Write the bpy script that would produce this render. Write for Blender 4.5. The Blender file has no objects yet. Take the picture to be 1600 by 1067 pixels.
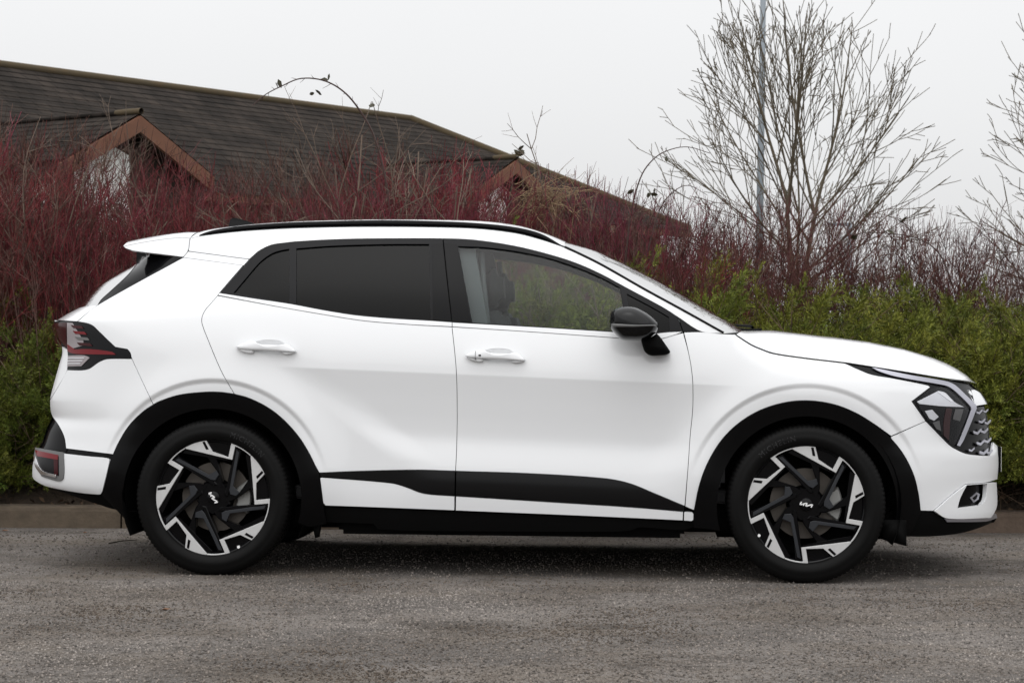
import bpy, bmesh, math, random
import numpy as np
from mathutils import Vector, Matrix
from mathutils.geometry import delaunay_2d_cdt

scene = bpy.context.scene
COL = scene.collection
rng = np.random.default_rng(7)
random.seed(7)

# ------------------------------------------------------------------ camera
FPX, U0, V0 = 3460.0, 800.0, 533.5          # focal length and centre in photograph pixels
HC, RHO = 1.071, 0.00727                     # camera height, roll
cam_d = bpy.data.cameras.new('camera')
cam = bpy.data.objects.new('camera', cam_d)
COL.objects.link(cam)
cam_d.sensor_width = 36.0
cam_d.lens = 36.0 * FPX / 1600.0
cam_d.clip_start, cam_d.clip_end = 0.1, 2000.0
cam_d.dof.use_dof = True
cam_d.dof.focus_distance = 10.1
cam_d.dof.aperture_fstop = 11.0
_c, _s = math.cos(RHO), math.sin(RHO)
cam.matrix_world = Matrix(((_c, -_s, 0, 0), (0, 0, -1, 0), (_s, _c, 0, HC), (0, 0, 0, 1)))
scene.camera = cam

# ------------------------------------------------------------------ sky and sun (overcast)
SUN_EL, SUN_AZ = math.radians(62), math.radians(192)    # azimuth clockwise from +Y
world = bpy.data.worlds.new('World')
scene.world = world
world.use_nodes = True
nt = world.node_tree
nt.nodes.clear()
n_out = nt.nodes.new('ShaderNodeOutputWorld')
n_sky = nt.nodes.new('ShaderNodeTexSky')
n_sky.sky_type = 'NISHITA'
n_sky.sun_disc = False
n_sky.sun_elevation = SUN_EL
n_sky.sun_rotation = SUN_AZ
n_sky.dust_density = 5.0
n_hs = nt.nodes.new('ShaderNodeHueSaturation')
n_hs.inputs['Saturation'].default_value = 0.10
n_b1 = nt.nodes.new('ShaderNodeBackground')
n_b1.inputs['Strength'].default_value = 0.05
nt.links.new(n_sky.outputs[0], n_hs.inputs['Color'])
nt.links.new(n_hs.outputs[0], n_b1.inputs['Color'])
# cloud layer: luminance rising evenly from horizon to zenith as under any overcast sky
n_tc = nt.nodes.new('ShaderNodeTexCoord')
n_sx = nt.nodes.new('ShaderNodeSeparateXYZ')
nt.links.new(n_tc.outputs['Generated'], n_sx.inputs[0])
n_mx = nt.nodes.new('ShaderNodeMath'); n_mx.operation = 'MAXIMUM'; n_mx.inputs[1].default_value = 0.0
nt.links.new(n_sx.outputs['Z'], n_mx.inputs[0])
n_ma = nt.nodes.new('ShaderNodeMath'); n_ma.operation = 'MULTIPLY_ADD'
n_ma.inputs[1].default_value = 0.50
n_ma.inputs[2].default_value = 0.70
nt.links.new(n_mx.outputs[0], n_ma.inputs[0])
n_no = nt.nodes.new('ShaderNodeTexNoise'); n_no.inputs['Scale'].default_value = 2.2; n_no.inputs['Detail'].default_value = 3.0
nt.links.new(n_tc.outputs['Generated'], n_no.inputs['Vector'])
n_nr = nt.nodes.new('ShaderNodeMapRange')
n_nr.inputs['From Min'].default_value = 0.3; n_nr.inputs['From Max'].default_value = 0.7
n_nr.inputs['To Min'].default_value = 0.955; n_nr.inputs['To Max'].default_value = 1.045
nt.links.new(n_no.outputs['Fac'], n_nr.inputs['Value'])
n_mm = nt.nodes.new('ShaderNodeMath'); n_mm.operation = 'MULTIPLY'
nt.links.new(n_ma.outputs[0], n_mm.inputs[0]); nt.links.new(n_nr.outputs[0], n_mm.inputs[1])
n_b2 = nt.nodes.new('ShaderNodeBackground')
n_b2.inputs['Color'].default_value = (0.985, 0.99, 1.0, 1)
nt.links.new(n_mm.outputs[0], n_b2.inputs['Strength'])
n_add = nt.nodes.new('ShaderNodeAddShader')
nt.links.new(n_b1.outputs[0], n_add.inputs[0]); nt.links.new(n_b2.outputs[0], n_add.inputs[1])
nt.links.new(n_add.outputs[0], n_out.inputs['Surface'])

sun_d = bpy.data.lights.new('sun', 'SUN')
sun_d.energy = 1.15
sun_d.angle = math.radians(110)
sun_d.color = (1.0, 0.985, 0.96)
sun = bpy.data.objects.new('sun', sun_d)
COL.objects.link(sun)
_sd = Vector((math.sin(SUN_AZ) * math.cos(SUN_EL), math.cos(SUN_AZ) * math.cos(SUN_EL), math.sin(SUN_EL)))
sun.rotation_euler = (-_sd).to_track_quat('-Z', 'Y').to_euler()
sun.location = (0, 0, 30)

scene.view_settings.view_transform = 'Standard'
scene.view_settings.look = 'None'
scene.view_settings.exposure = 0.0
scene.view_settings.gamma = 1.0
scene.view_settings.use_curve_mapping = False
scene.cycles.max_bounces = 10
scene.cycles.transparent_max_bounces = 16
scene.cycles.use_denoising = True

# ------------------------------------------------------------------ materials
def mat(name, col, rough=0.5, metal=0.0, coat=0.0, spec=0.5, noise=None, bump=None, emit=None):
    """noise=(scale, amount 0..1, colour2)  bump=(scale, strength, distance)"""
    m = bpy.data.materials.new(name)
    m.use_nodes = True
    t = m.node_tree
    b = t.nodes['Principled BSDF']
    b.inputs['Base Color'].default_value = (*col, 1)
    b.inputs['Roughness'].default_value = rough
    b.inputs['Metallic'].default_value = metal
    b.inputs['Specular IOR Level'].default_value = spec
    if coat:
        b.inputs['Coat Weight'].default_value = coat
        b.inputs['Coat Roughness'].default_value = 0.02
    if noise or bump:
        tc = t.nodes.new('ShaderNodeTexCoord')
    if noise:
        n = t.nodes.new('ShaderNodeTexNoise')
        n.inputs['Scale'].default_value = noise[0]
        n.inputs['Detail'].default_value = 6
        n.inputs['Roughness'].default_value = 0.65
        t.links.new(tc.outputs['Object'], n.inputs['Vector'])
        r = t.nodes.new('ShaderNodeMapRange')
        r.inputs['From Min'].default_value = 0.5 - 0.5 * (1.05 - noise[1])
        r.inputs['From Max'].default_value = 0.5 + 0.5 * (1.05 - noise[1])
        t.links.new(n.outputs['Fac'], r.inputs['Value'])
        mx = t.nodes.new('ShaderNodeMix'); mx.data_type = 'RGBA'
        mx.inputs['A'].default_value = (*col, 1)
        mx.inputs['B'].default_value = (*noise[2], 1)
        t.links.new(r.outputs[0], mx.inputs['Factor'])
        t.links.new(mx.outputs['Result'], b.inputs['Base Color'])
    if bump:
        n = t.nodes.new('ShaderNodeTexNoise')
        n.inputs['Scale'].default_value = bump[0]
        n.inputs['Detail'].default_value = 5
        t.links.new(tc.outputs['Object'], n.inputs['Vector'])
        bp = t.nodes.new('ShaderNodeBump')
        bp.inputs['Strength'].default_value = bump[1]
        bp.inputs['Distance'].default_value = bump[2]
        t.links.new(n.outputs['Fac'], bp.inputs['Height'])
        t.links.new(bp.outputs[0], b.inputs['Normal'])
    return m

def vary(m, amount=0.35, hue=0.02):
    """random brightness/hue per object"""
    t = m.node_tree
    b = t.nodes['Principled BSDF']
    oi = t.nodes.new('ShaderNodeObjectInfo')
    hs = t.nodes.new('ShaderNodeHueSaturation')
    lk = b.inputs['Base Color'].links
    if lk:
        t.links.new(lk[0].from_socket, hs.inputs['Color'])
    else:
        hs.inputs['Color'].default_value = b.inputs['Base Color'].default_value
    for sock, lo, hi, k in (('Value', 1 - amount, 1 + amount, 1.0), ('Hue', 0.5 - hue, 0.5 + hue, 7.31)):
        a = t.nodes.new('ShaderNodeMath'); a.operation = 'MULTIPLY'; a.inputs[1].default_value = k
        t.links.new(oi.outputs['Random'], a.inputs[0])
        f = t.nodes.new('ShaderNodeMath'); f.operation = 'FRACT'
        t.links.new(a.outputs[0], f.inputs[0])
        r = t.nodes.new('ShaderNodeMapRange')
        r.inputs['To Min'].default_value = lo; r.inputs['To Max'].default_value = hi
        t.links.new(f.outputs[0], r.inputs['Value'])
        t.links.new(r.outputs[0], hs.inputs[sock])
    t.links.new(hs.outputs[0], b.inputs['Base Color'])
    return m

def island_vary(m, lo=0.6, hi=1.4):
    """random brightness per loose piece of a mesh"""
    t = m.node_tree
    b = t.nodes['Principled BSDF']
    g = t.nodes.new('ShaderNodeNewGeometry')
    r = t.nodes.new('ShaderNodeMapRange')
    r.inputs['To Min'].default_value = lo; r.inputs['To Max'].default_value = hi
    t.links.new(g.outputs['Random Per Island'], r.inputs['Value'])
    hs = t.nodes.new('ShaderNodeHueSaturation')
    lk = b.inputs['Base Color'].links
    if lk:
        t.links.new(lk[0].from_socket, hs.inputs['Color'])
    else:
        hs.inputs['Color'].default_value = b.inputs['Base Color'].default_value
    t.links.new(r.outputs[0], hs.inputs['Value'])
    t.links.new(hs.outputs[0], b.inputs['Base Color'])
    return m

def glass(name, tint, rough=0.0, ior=1.5):
    m = bpy.data.materials.new(name)
    m.use_nodes = True
    t = m.node_tree
    t.nodes.clear()
    o = t.nodes.new('ShaderNodeOutputMaterial')
    fr = t.nodes.new('ShaderNodeFresnel'); fr.inputs['IOR'].default_value = ior
    tr = t.nodes.new('ShaderNodeBsdfTransparent'); tr.inputs['Color'].default_value = (*tint, 1)
    gl = t.nodes.new('ShaderNodeBsdfGlossy'); gl.inputs['Roughness'].default_value = rough
    mx = t.nodes.new('ShaderNodeMixShader')
    t.links.new(fr.outputs[0], mx.inputs[0]); t.links.new(tr.outputs[0], mx.inputs[1]); t.links.new(gl.outputs[0], mx.inputs[2])
    t.links.new(mx.outputs[0], o.inputs['Surface'])
    return m

# ------------------------------------------------------------------ mesh helpers
def link(o, parent=None):
    COL.objects.link(o)
    if parent is not None:
        o.parent = parent
    return o

def mk(name, verts, faces, m, parent=None, smooth=True, normals=None):
    me = bpy.data.meshes.new(name)
    me.from_pydata([tuple(map(float, v)) for v in verts], [], [tuple(map(int, f)) for f in faces])
    me.materials.append(m)
    me.update()
    if smooth:
        me.polygons.foreach_set('use_smooth', [True] * len(me.polygons))
    if normals is not None:
        me.normals_split_custom_set_from_vertices([tuple(map(float, n)) for n in normals])
    return link(bpy.data.objects.new(name, me), parent)

def mk_np(name, V, Fq, m, parent=None, smooth=False, link_it=True):
    """fast mesh from numpy arrays; Fq (n,3) or (n,4)"""
    me = bpy.data.meshes.new(name)
    V = np.asarray(V, dtype=np.float32); Fq = np.asarray(Fq, dtype=np.int32)
    k = Fq.shape[1]
    me.vertices.add(len(V)); me.vertices.foreach_set('co', V.ravel())
    me.loops.add(Fq.size); me.loops.foreach_set('vertex_index', Fq.ravel())
    me.polygons.add(len(Fq)); me.polygons.foreach_set('loop_start', np.arange(len(Fq), dtype=np.int32) * k)
    if smooth:
        me.polygons.foreach_set('use_smooth', np.ones(len(Fq), dtype=bool))
    me.materials.append(m)
    me.update(calc_edges=True)
    me.validate()
    if not link_it:
        return me
    return link(bpy.data.objects.new(name, me), parent)

def tag(o, label=None, cat=None, group=None, kind=None):
    if label: o['label'] = label
    if cat: o['category'] = cat
    if group: o['group'] = group
    if kind: o['kind'] = kind
    return o

def empty(name, loc=(0, 0, 0), rz=0.0, parent=None):
    o = bpy.data.objects.new(name, None)
    o.empty_display_size = 0.1
    o.location = loc
    o.rotation_euler = (0, 0, rz)
    return link(o, parent)

class Tubes:
    def __init__(self, sides=3):
        self.V, self.F, self.n, self.k = [], [], 0, sides
        a = np.linspace(0, 2 * np.pi, sides, endpoint=False)
        self.ca, self.sa = np.cos(a), np.sin(a)
    def add(self, P, R):
        P = np.asarray(P, float); R = np.broadcast_to(np.asarray(R, float), (len(P),))
        T = np.gradient(P, axis=0)
        T /= np.linalg.norm(T, axis=1, keepdims=True) + 1e-9
        ref = np.array([0.31, 0.83, 0.12]) if abs(T[0] @ np.array([0.31, 0.83, 0.12])) < 0.8 else np.array([0.9, -0.2, 0.3])
        A = np.cross(T, ref); A /= np.linalg.norm(A, axis=1, keepdims=True) + 1e-9
        B = np.cross(T, A)
        V = P[:, None, :] + R[:, None, None] * (A[:, None, :] * self.ca[None, :, None] + B[:, None, :] * self.sa[None, :, None])
        m, k = len(P), self.k
        i = np.arange(m - 1)[:, None] * k; j = np.arange(k)[None, :]; j2 = (j + 1) % k
        F = np.stack([i + j, i + j2, i + k + j2, i + k + j], -1).reshape(-1, 4) + self.n
        self.V.append(V.reshape(-1, 3)); self.F.append(F); self.n += m * k
    def build(self, name, m, parent=None, link_it=True):
        return mk_np(name, np.concatenate(self.V), np.concatenate(self.F), m, parent, smooth=True, link_it=link_it)

def box(name, lo, hi, m, parent=None, bev=0.0, segs=2):
    bm = bmesh.new()
    bmesh.ops.create_cube(bm, size=1.0)
    for v in bm.verts:
        for i in range(3):
            v.co[i] = lo[i] + (v.co[i] + 0.5) * (hi[i] - lo[i])
    if bev:
        bmesh.ops.bevel(bm, geom=bm.edges[:], offset=bev, segments=segs, affect='EDGES', clamp_overlap=True)
    me = bpy.data.meshes.new(name)
    bm.to_mesh(me); bm.free()
    me.materials.append(m)
    return link(bpy.data.objects.new(name, me), parent)

# photograph pixel -> world ray / points
def ray(u, v):
    du, dv = np.asarray(u, float) - U0, np.asarray(v, float) - V0
    dx = (du * _c + dv * _s) / FPX
    dz = (du * _s - dv * _c) / FPX
    return np.stack([dx, np.ones_like(dx), dz], -1)
def at_z(u, v, z):
    d = ray(u, v)
    return np.array([0, 0, HC]) + d * ((z - HC) / d[..., 2:3])
def at_y(u, v, y):
    return np.array([0, 0, HC]) + ray(u, v) * y

# ================================================================== GROUND
def ground_material():
    m = bpy.data.materials.new('worn_asphalt')
    m.use_nodes = True
    t = m.node_tree
    b = t.nodes['Principled BSDF']
    b.inputs['Roughness'].default_value = 0.95
    b.inputs['Specular IOR Level'].default_value = 0.2
    tc = t.nodes.new('ShaderNodeTexCoord')
    def noise(s, d=6, rough=0.6, stretch=None):
        n = t.nodes.new('ShaderNodeTexNoise')
        n.inputs['Scale'].default_value = s; n.inputs['Detail'].default_value = d; n.inputs['Roughness'].default_value = rough
        src = tc.outputs['Object']
        if stretch:
            mp = t.nodes.new('ShaderNodeMapping'); mp.inputs['Scale'].default_value = stretch
            t.links.new(src, mp.inputs[0]); src = mp.outputs[0]
        t.links.new(src, n.inputs['Vector'])
        return n
    def rng_(n, a, c, lo=0.0, hi=1.0):
        r = t.nodes.new('ShaderNodeMapRange')
        r.inputs['From Min'].default_value = a; r.inputs['From Max'].default_value = c
        r.inputs['To Min'].default_value = lo; r.inputs['To Max'].default_value = hi
        t.links.new(n, r.inputs['Value'])
        return r.outputs[0]
    def mix(f, a, c, mode='MIX'):
        x = t.nodes.new('ShaderNodeMix'); x.data_type = 'RGBA'; x.blend_type = mode
        for sock, val in (('Factor', f), ('A', a), ('B', c)):
            if isinstance(val, (tuple, float)):
                x.inputs[sock].default_value = (*val, 1) if isinstance(val, tuple) else val
            else:
                t.links.new(val, x.inputs[sock])
        return x.outputs['Result']
    n1 = noise(0.95, 8, 0.70, (0.75, 1.15, 1))
    base = mix(rng_(n1.outputs['Fac'], 0.43, 0.56), (0.130, 0.114, 0.103), (0.255, 0.227, 0.206))
    n2 = noise(1.2, 8, 0.74, (0.7, 1.1, 1))
    base = mix(rng_(n2.outputs['Fac'], 0.49, 0.58, 0, 0.6), base, (0.185, 0.145, 0.105))
    n2b = noise(1.7, 8, 0.76, (0.65, 1.1, 1))
    base = mix(rng_(n2b.outputs['Fac'], 0.53, 0.62, 0, 0.8), base, (0.055, 0.042, 0.032))
    n3 = noise(120, 3, 0.7)
    n4 = noise(28, 5, 0.8)
    base = mix(rng_(n4.outputs['Fac'], 0.52, 0.66, 0, 0.6), base, (0.050, 0.041, 0.034))
    base = mix(rng_(n3.outputs['Fac'], 0.30, 0.70, 0.0, 1.0), mix(0.60, base, (0.014, 0.012, 0.011)), mix(0.20, base, (0.34, 0.32, 0.30)))
    vo = t.nodes.new('ShaderNodeTexVoronoi'); vo.inputs['Scale'].default_value = 130.0
    t.links.new(tc.outputs['Object'], vo.inputs['Vector'])
    sep = t.nodes.new('ShaderNodeSeparateColor'); t.links.new(vo.outputs['Color'], sep.inputs[0])
    base = mix(rng_(sep.outputs[0], 0.86, 0.88, 0, 0.4), base, (0.26, 0.245, 0.235))
    base = mix(rng_(sep.outputs[1], 0.88, 0.90, 0, 0.5), base, (0.018, 0.016, 0.015))
    t.links.new(base, b.inputs['Base Color'])
    bp = t.nodes.new('ShaderNodeBump'); bp.inputs['Strength'].default_value = 1.0; bp.inputs['Distance'].default_value = 0.006
    t.links.new(n3.outputs['Fac'], bp.inputs['Height'])
    bp2 = t.nodes.new('ShaderNodeBump'); bp2.inputs['Strength'].default_value = 0.8; bp2.inputs['Distance'].default_value = 0.006
    bp2.invert = True
    t.links.new(vo.outputs['Distance'], bp2.inputs['Height']); t.links.new(bp.outputs[0], bp2.inputs['Normal'])
    t.links.new(bp2.outputs[0], b.inputs['Normal'])
    return m

KL, KR = at_z(50.0, 824.5, 0.0), at_z(1600.0, 832.8, 0.0)
kd = (KR - KL) / np.linalg.norm(KR - KL)            # along the kerb
kn = np.array([-kd[1], kd[0], 0.0])                  # away from the camera
def kpt(s, n, z=0.0):
    p = KL + kd * s + kn * n
    return (p[0], p[1], z)

tag(mk('ground', [(-600, -600, -0.01), (600, -600, -0.01), (600, 900, -0.01), (-600, 900, -0.01)], [(0, 1, 2, 3)],
       mat('far_ground', (0.07, 0.065, 0.05), 0.95, noise=(0.4, 0.3, (0.05, 0.06, 0.03)))), kind='structure')
ga = ground_material()
# the lot is a gently uneven sheet up to the kerb face
gx = np.linspace(-14, 14, 141); gs = np.linspace(-24, 0.03, 121)
GV = []
for b_ in gs:
    for a_ in gx:
        x, y, _ = kpt(a_ + 2.4, b_)
        GV.append((x, y, 0.0))
GV = np.array(GV)
nx_, ny_ = len(gx), len(gs)
ii = (np.arange(ny_ - 1)[:, None] * nx_ + np.arange(nx_ - 1)[None, :]).ravel()
tag(mk_np('lot_asphalt', GV, np.stack([ii, ii + 1, ii + nx_ + 1, ii + nx_], -1), ga), kind='structure')

# loose chippings on the asphalt
def stones(n, smin, smax, seed, region):
    r = np.random.default_rng(seed)
    octv = np.array([(1, 0, 0), (-1, 0, 0), (0, 1, 0), (0, -1, 0), (0, 0, 1), (0, 0, -1)], float)
    octf = np.array([(0, 2, 4), (2, 1, 4), (1, 3, 4), (3, 0, 4), (2, 0, 5), (1, 2, 5), (3, 1, 5), (0, 3, 5)])
    s = smin + (smax - smin) * r.random(n) ** 3.5
    X = region[0] + (region[1] - region[0]) * r.random(n)
    Y = region[2] + (region[3] - region[2]) * r.random(n)
    V = octv[None] * s[:, None, None] * r.uniform(0.6, 1.2, (n, 6, 1)) * np.array([1, 1, 0.85])
    a = r.random(n) * 6.283
    ca, sa = np.cos(a)[:, None], np.sin(a)[:, None]
    V2 = np.stack([V[..., 0] * ca - V[..., 1] * sa, V[..., 0] * sa + V[..., 1] * ca, V[..., 2]], -1)
    V2 += np.stack([X, Y, s * 0.25], -1)[:, None, :]
    Fc = octf[None] + (np.arange(n) * 6)[:, None, None]
    return V2.reshape(-1, 3), Fc.reshape(-1, 3)
M_chip = island_vary(mat('stone_chip', (0.235, 0.210, 0.190), 0.9, noise=(0.95, 0.80, (0.088, 0.068, 0.052))), 0.30, 1.40)
parts_ = [stones(95000, 0.0022, 0.0075, 3, (-2.5, 2.7, 6.75, 9.75)), stones(26000, 0.0022, 0.0080, 5, (-3.2, 3.5, 9.75, 12.3)), stones(150, 0.005, 0.011, 4, (-3.2, 3.4, 6.8, 12.3))]
off_, V_, F_ = 0, [], []
for pv_, pf_ in parts_:
    V_.append(pv_); F_.append(pf_ + off_); off_ += len(pv_)
V_, F_ = np.concatenate(V_), np.concatenate(F_)
tag(mk_np('gravel', V_, F_, M_chip), 'loose grey stone chippings scattered over the worn asphalt', 'gravel', kind='stuff')

# kerb stones
M_kerb = mat('kerb_concrete', (0.135, 0.100, 0.072), 0.9, noise=(9, 0.55, (0.066, 0.048, 0.034)), bump=(60, 0.6, 0.006))
vary(M_kerb, 0.15, 0.01)
kerb = tag(empty('kerb', kpt(0, 0)), kind='structure')
s0 = float(np.dot(at_z(190.0, 824.8, 0.0) - KL, kd))
rk = random.Random(5)
kerb_me = None
for i in range(-8, 14):
    lo = s0 + i * 0.915
    bm = bmesh.new()
    prof = [(0, -0.05), (0.008, 0.095), (0.014, 0.112), (0.026, 0.121), (0.125, 0.125), (0.125, -0.05)]
    ring = []
    for s in (0.005, 0.30, 0.61, 0.910):
        ring.append([bm.verts.new((s, p[0] + rk.uniform(-1, 1) * 0.0015, p[1] + (rk.uniform(-1, 1) * 0.002 if p[1] > 0 else 0))) for p in prof])
    for a, c in zip(ring[:-1], ring[1:]):
        for k in range(len(prof)):
            bm.faces.new((a[k], c[k], c[(k + 1) % 6], a[(k + 1) % 6]))
    bm.faces.new(ring[0]); bm.faces.new(ring[-1][::-1])
    bmesh.ops.recalc_face_normals(bm, faces=bm.faces[:])
    me = bpy.data.meshes.new('kerb_stone'); bm.to_mesh(me); bm.free()
    me.materials.append(M_kerb)
    o = link(bpy.data.objects.new('kerb_stone', me), kerb)
    ang = math.atan2(kd[1], kd[0])
    p = kd * lo + kn * rk.uniform(-0.003, 0.003)
    o.location = (p[0], p[1], rk.uniform(-0.003, 0.003))
    o.rotation_euler = (0, 0, ang)

# planting bank behind the kerb
M_soil = mat('bank_soil', (0.040, 0.029, 0.021), 1.0, noise=(6, 0.5, (0.072, 0.050, 0.032)), bump=(30, 1.0, 0.03))
rows = [(0.10, 0.06), (0.5, 0.20), (0.9, 0.36), (1.5, 0.56), (2.5, 0.66), (4.5, 0.6), (7.0, 0.3), (12.0, 0.02)]
sv = np.linspace(-16, 20, 121)
BV = [kpt(s, n + 0.0, z + 0.03 * math.sin(s * 3.1 + n * 5)) for (n, z) in rows for s in sv]
BF = [(r * 121 + i, r * 121 + i + 1, (r + 1) * 121 + i + 1, (r + 1) * 121 + i) for r in range(len(rows) - 1) for i in range(120)]
tag(mk('bank', BV, BF, M_soil), kind='structure')
# dead leaves and litter on the bank edge
r = np.random.default_rng(11)
n = 5200
sA = r.uniform(-5, 10, n); nA = r.uniform(0.10, 1.4, n) ** 1.0
base = KL[None] + kd[None] * sA[:, None] + kn[None] * nA[:, None]
base[:, 2] = np.interp(nA, [q[0] for q in rows], [q[1] for q in rows]) + 0.02 + r.random(n) * 0.03
dirs = r.normal(size=(n, 3)); dirs[:, 2] *= 0.35; dirs /= np.linalg.norm(dirs, axis=1, keepdims=True)
side = np.cross(dirs, r.normal(size=(n, 3))); side /= np.linalg.norm(side, axis=1, keepdims=True)
ln = r.uniform(0.012, 0.035, n)[:, None]
LV = np.stack([base - dirs * ln, base + side * ln * 0.45 + [0, 0, 0.004], base + dirs * ln, base - side * ln * 0.45 + [0, 0, 0.004]], 1).reshape(-1, 3)
tag(mk_np('leaf_litter', LV, np.arange(n * 4).reshape(-1, 4), island_vary(mat('dead_leaf', (0.085, 0.052, 0.03), 0.9), 0.4, 1.7)),
    'brown dead leaves lying on the soil behind the kerb', 'leaf litter', kind='stuff')

tb = Tubes(5)
p0_, p1_ = at_z(170.0, 848.5, 0.006), at_z(214.0, 843.0, 0.006)
tb.add([p0_ - p0_, (p1_ - p0_) * 0.4 + [0, 0, 0.004], (p1_ - p0_) * 0.75 + [0, 0, 0.003], p1_ - p0_], [0.0035, 0.003, 0.0026, 0.0018])
o = tb.build('fallen_twig', mat('twig_bark', (0.035, 0.026, 0.018), 0.9)); o.location = p0_
tag(o, 'short dark twig lying on the asphalt behind the rear wheel', 'twig')
M_fl = mat('dry_leaf', (0.16, 0.080, 0.042), 0.85)
for (u_, v_, s_, lab_) in ((260, 952, 0.020, 'small orange-brown dead leaf lying on open asphalt ahead of the rear wheel'), (8, 829, 0.024, 'curled brown dead leaf lying against the kerb'), (133, 832, 0.014, 'tiny dark brown leaf on asphalt below the kerb')):
    q_ = at_z(float(u_), float(v_), 0.004)
    o = mk('fallen_leaf', [(-s_, 0, 0), (-s_ * 0.3, s_ * 0.5, 0.006), (s_ * 0.5, s_ * 0.4, 0.004), (s_ * 1.1, 0, 0.007), (s_ * 0.4, -s_ * 0.45, 0.002), (-s_ * 0.4, -s_ * 0.4, 0.005), (0, 0, -0.001)],
           [(0, 1, 6), (1, 2, 6), (2, 3, 6), (3, 4, 6), (4, 5, 6), (5, 0, 6)], M_fl, smooth=False)
    o.location = q_
    tag(o, lab_, 'leaf')

# ================================================================== PLANTS
def path(p0, d0, length, nseg, up, wob, r, droop=0.0):
    P = [np.array(p0, float)]
    d = np.array(d0, float); d /= np.linalg.norm(d)
    st = length / nseg
    for i in range(nseg):
        d = d + np.array([0, 0, up]) * st + r.normal(size=3) * wob
        d[2] -= droop * st * i / nseg
        d /= np.linalg.norm(d)
        P.append(P[-1] + d * st)
    return np.array(P)

def side_dir(t, ang, r):
    t = t / (np.linalg.norm(t) + 1e-9)
    q = r.normal(size=3); q -= t * (q @ t); q /= np.linalg.norm(q) + 1e-9
    return t * math.cos(ang) + q * math.sin(ang)

def tan_at(P, i):
    return P[min(i + 1, len(P) - 1)] - P[max(i - 1, 0)]

# ---- red-stemmed dogwood
def dogwood_mesh(seed, n_stem, height, spread, thick=1.0, side=6):
    r = np.random.default_rng(seed)
    tb = Tubes(3)
    for _ in range(n_stem):
        a = r.uniform(0, 6.283); q = 0.30 * math.sqrt(r.random())
        p0 = (q * math.cos(a), q * math.sin(a), -0.05)
        lean = r.uniform(0.05, spread)
        d0 = (math.cos(a) * lean, math.sin(a) * lean, 1.0)
        L = height * (1.06 - 0.42 * r.random() ** 1.6)
        P = path(p0, d0, L, 7, 0.10, 0.055, r)
        rad = r.uniform(0.0032, 0.0056) * thick
        tb.add(P, np.linspace(rad, rad * 0.45, 8))
        for _k in range(r.integers(side - 1, side + 3)):
            i = r.integers(2, 8) - (1 if r.random() < 0.0 else 0); i = min(i, 6)
            d = side_dir(tan_at(P, i), r.uniform(0.35, 0.75), r)
            l2 = r.uniform(0.22, 0.62) * (1.15 - i / 9)
            Q = path(P[i], d, l2, 4, 0.55, 0.06, r)
            tb.add(Q, np.linspace(rad * 0.62, rad * 0.30, 5))
            for _j in range(2):
                e = side_dir(tan_at(Q, 2), r.uniform(0.4, 0.8), r)
                tb.add(path(Q[r.integers(1, 4)], e, r.uniform(0.08, 0.24), 3, 0.6, 0.06, r), np.linspace(rad * 0.45, rad * 0.25, 4))
    return tb

M_red = island_vary(vary(mat('dogwood_bark', (0.160, 0.014, 0.034), 0.6, spec=0.2, noise=(9, 0.4, (0.115, 0.034, 0.030))), 0.22, 0.012), 0.45, 1.5)
M_redb = island_vary(vary(mat('dogwood_bark_dull', (0.110, 0.034, 0.034), 0.6, spec=0.2, noise=(14, 0.45, (0.050, 0.030, 0.020))), 0.22, 0.02), 0.45, 1.6)
dog = [dogwood_mesh(21 + i, 78, (2.0, 2.15, 1.9, 2.1, 1.95)[i], (0.45, 0.55, 0.4, 0.5, 0.6)[i]).build('red_dogwood', M_red, link_it=False) for i in range(5)]
M_tanb = island_vary(mat('brown_twig_bark', (0.125, 0.075, 0.060), 0.7, spec=0.2, noise=(9, 0.4, (0.085, 0.045, 0.040))), 0.4, 1.5)
dog_dull = [dogwood_mesh(31 + i, 60, 2.0, 0.55).build('red_dogwood', (M_redb, M_tanb, M_redb)[i], link_it=False) for i in range(3)]
dog_thin = [dogwood_mesh(41 + i, 40, 1.75, 0.5, 0.85, 7).build('sparse_dogwood', M_redb, link_it=False) for i in range(3)]

def bank_z(nv):
    return float(np.interp(nv, [q[0] for q in rows], [q[1] for q in rows]))

rd = random.Random(3)
def plant(name, me, s, nv, sc, label, cat, group, sz=1.0):
    o = link(bpy.data.objects.new(name, me))
    x, y, z = kpt(s, nv, bank_z(nv) - 0.02)
    o.location = (x, y, z)
    o.rotation_euler = (rd.uniform(-0.06, 0.06), rd.uniform(-0.06, 0.06), rd.uniform(0, 6.28))
    o.scale = (sc, sc, sc * sz)
    return tag(o, label, cat, group)

def s_at(u, nv):
    """kerb station s of the bank line nv that appears at photograph column u"""
    d = ray(u, 700.0)
    # solve (KL + kd s + kn nv) x = d.x/d.y * y
    p = KL + kn * nv
    k = d[0] / d[1]
    return (k * p[1] - p[0]) / (kd[0] - k * kd[1])

GRP_D = 'red dogwood shrubs in the thicket behind the car'
def lab_dog(u, row):
    size = ('low front', 'mid-height', 'tall', 'tallest rear')[row]
    place = next(p for lim, p in ((110, 'around the pale tan shrub behind the car tail'), (260, 'below the larger timber gable'), (430, 'behind the rear spoiler and roof rail'),
                                  (540, 'before the tiled roof slope under the arching bramble'), (690, 'around the thick pale stems'), (830, 'below the small far gable'), (950, 'under the falling hip of the roof'), (2000, 'behind the windscreen')) if u < lim)
    return 'bare red-stemmed %s shrub %s' % (size, place)
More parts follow.
